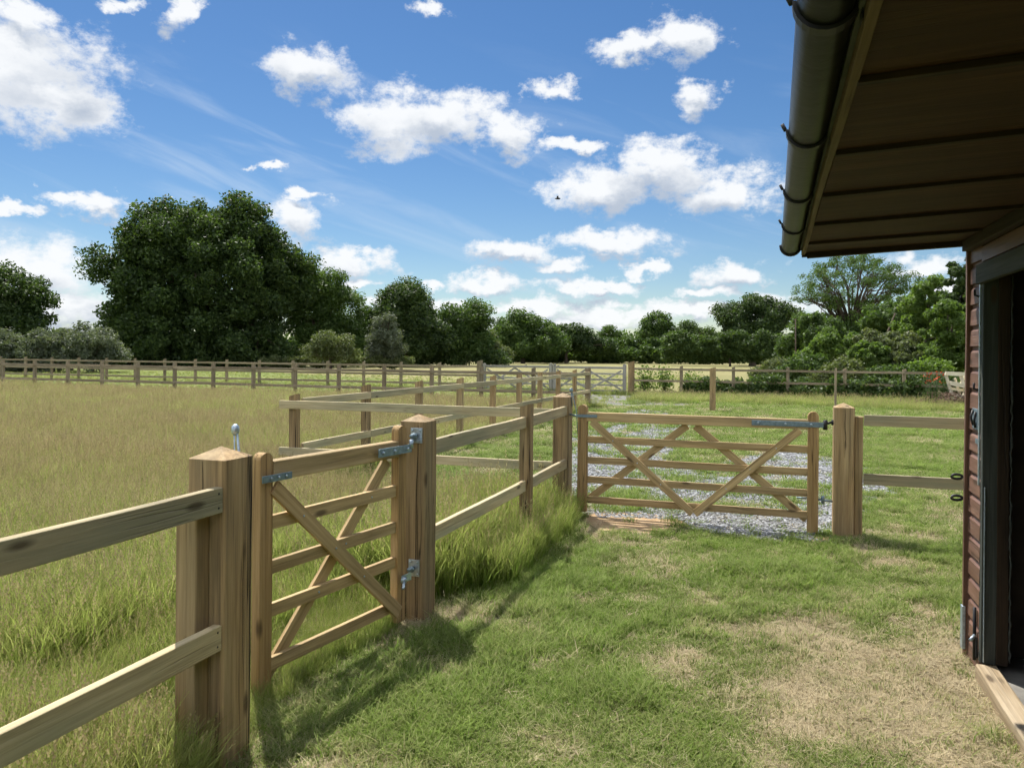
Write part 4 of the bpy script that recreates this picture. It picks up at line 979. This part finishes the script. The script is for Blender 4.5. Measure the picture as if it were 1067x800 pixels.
def nz(scale, detail, rough):
    nn = N(nt, 'ShaderNodeTexNoise', noise_dimensions='2D'); nn.inputs['Scale'].default_value = scale; nn.inputs['Detail'].default_value = detail; nn.inputs['Roughness'].default_value = rough
    nt.links.new(sc1.outputs[0], nn.inputs['Vector']); return nn
nn = nz(14, 5, .6)
wv = N(nt, 'ShaderNodeVectorMath', operation='MULTIPLY_ADD'); nt.links.new(nn.outputs['Color'], wv.inputs[0]); wv.inputs[1].default_value = (.085, .055, 0)
sb = N(nt, 'ShaderNodeVectorMath', operation='SUBTRACT'); nt.links.new(cv.outputs[0], sb.inputs[0]); sb.inputs[1].default_value = (.0425, .0275, 0); nt.links.new(sb.outputs[0], wv.inputs[2])
up_ = N(nt, 'ShaderNodeVectorMath', operation='ADD'); nt.links.new(wv.outputs[0], up_.inputs[0]); up_.inputs[1].default_value = (0, .016, 0)
g0_ = N(nt, 'ShaderNodeGroup'); g0_.node_tree = grp; nt.links.new(wv.outputs[0], g0_.inputs[0])
g1_ = N(nt, 'ShaderNodeGroup'); g1_.node_tree = grp; nt.links.new(up_.outputs[0], g1_.inputs[0])
f_ = nz(24, 8, .66).outputs['Fac']; f2_ = nz(9, 3, .5).outputs['Fac']
def dens(g): return math_(nt, 'SUBTRACT', math_(nt, 'ADD', 1.2, math_(nt, 'MULTIPLY', math_(nt, 'SUBTRACT', f_, .5), 2.1)), g.outputs[0])
d0, d1 = dens(g0_), dens(g1_)
def smap(x_, a, b):
    m = N(nt, 'ShaderNodeMapRange', interpolation_type='SMOOTHSTEP'); m.inputs[1].default_value = a; m.inputs[2].default_value = b; nt.links.new(x_, m.inputs[0]); return m.outputs[0]
alpha = smap(d0, -.12, .72)
shade = smap(math_(nt, 'ADD', math_(nt, 'SUBTRACT', d1, d0), math_(nt, 'ADD', math_(nt, 'MULTIPLY', d0, .30), math_(nt, 'MULTIPLY', math_(nt, 'SUBTRACT', .5, f2_), 1.3))), -.2, .9)
ccol = mixc(nt, shade, (5.0, 5.1, 5.2), (2.6, 2.95, 3.5))
# faint high cirrus
sc2 = N(nt, 'ShaderNodeVectorMath', operation='MULTIPLY'); sc2.inputs[1].default_value = (2.2, 11, 1)
cv = N(nt, 'ShaderNodeCombineXYZ'); nt.links.new(math_(nt, 'ADD', az, math_(nt, 'MULTIPLY', el, .3)), cv.inputs[0]); nt.links.new(math_(nt, 'ADD', el, math_(nt, 'MULTIPLY', az, .28)), cv.inputs[1]); nt.links.new(cv.outputs[0], sc2.inputs[0])
ci_ = noise(nt, sc2.outputs[0], 1.7, 6, .55, .6)
cirr = math_(nt, 'MULTIPLY', smap(ci_, .50, .78), math_(nt, 'MULTIPLY', smap(el, .0, .12), math_(nt, 'SUBTRACT', 1, smap(el, .2, .42))))
hs = N(nt, 'ShaderNodeHueSaturation'); hs.inputs['Hue'].default_value = .503; hs.inputs['Saturation'].default_value = 1.24; hs.inputs['Value'].default_value = .50; nt.links.new(sky.outputs[0], hs.inputs['Color']); skyc = hs.outputs[0]
c = mixc(nt, math_(nt, 'MULTIPLY', cirr, .42), skyc, (3.8, 4.3, 4.9))
c = mixc(nt, math_(nt, 'MULTIPLY', alpha, .97), c, ccol)
# broken cumulus added over the unseen sky (overhead and behind), extra bright as fill light
nv = N(nt, 'ShaderNodeVectorMath', operation='DOT_PRODUCT'); nt.links.new(tc.outputs['Generated'], nv.inputs[0]); nv.inputs[1].default_value = (-math.sin(TH), math.cos(TH), .05)
away = math_(nt, 'SUBTRACT', 1, smap(nv.outputs['Value'], .35, .70))
n3 = noise(nt, tc.outputs['Generated'], 3.2, 6, .6)
rest = math_(nt, 'MULTIPLY', math_(nt, 'MULTIPLY', smap(n3, .42, .56), away), smap(el, .02, .12))
c = mixc(nt, math_(nt, 'MULTIPLY', rest, .95), c, (9.0, 9.2, 9.6))
hs = N(nt, 'ShaderNodeHueSaturation'); hs.inputs['Saturation'].default_value = 1.0; nt.links.new(c, hs.inputs['Color']); c = hs.outputs[0]
nt.links.new(c, bg.inputs[0]); nt.links.new(bg.outputs[0], out.inputs[0])
w.cycles.sampling_method = 'MANUAL'; w.cycles.sample_map_resolution = 256

sd = bpy.data.lights.new('sun', 'SUN'); sd.energy = 3.6; sd.angle = R(.55); sd.color = (1, .955, .88)
so = bpy.data.objects.new('sun', sd); COL.objects.link(so)
dirv = Vector((math.sin(SUN_AZ)*math.cos(SUN_EL), math.cos(SUN_AZ)*math.cos(SUN_EL), math.sin(SUN_EL)))
so.rotation_euler = dirv.to_track_quat('Z', 'Y').to_euler(); so.location = (-20, 10, 30)

cam = bpy.data.cameras.new('camera'); co = bpy.data.objects.new('camera', cam); COL.objects.link(co); sc.camera = co
cam.sensor_width = 36; cam.lens = 36*F/1067; cam.clip_end = 3000; cam.clip_start = .05
cam.shift_y = -(400 - CY)/1067
co.matrix_basis = Matrix.Translation((0, 0, H)) @ Matrix.Rotation(TH, 4, 'Z') @ Matrix.Rotation(R(90), 4, 'X') @ Matrix.Rotation(ROLL, 4, 'Z')
vs = sc.view_settings; vs.view_transform = 'Standard'; vs.look = 'None'; vs.gamma = 1; vs.exposure = 1.04; vs.use_curve_mapping = False
sc.cycles.max_bounces = 6; sc.cycles.diffuse_bounces = 3; sc.cycles.glossy_bounces = 2; sc.cycles.transmission_bounces = 4; sc.cycles.transparent_max_bounces = 4
sc.cycles.use_denoising = True; sc.cycles.use_adaptive_sampling = True; sc.cycles.adaptive_threshold = .06; sc.cycles.adaptive_min_samples = 20; sc.cycles.caustics_reflective = False; sc.cycles.caustics_refractive = False
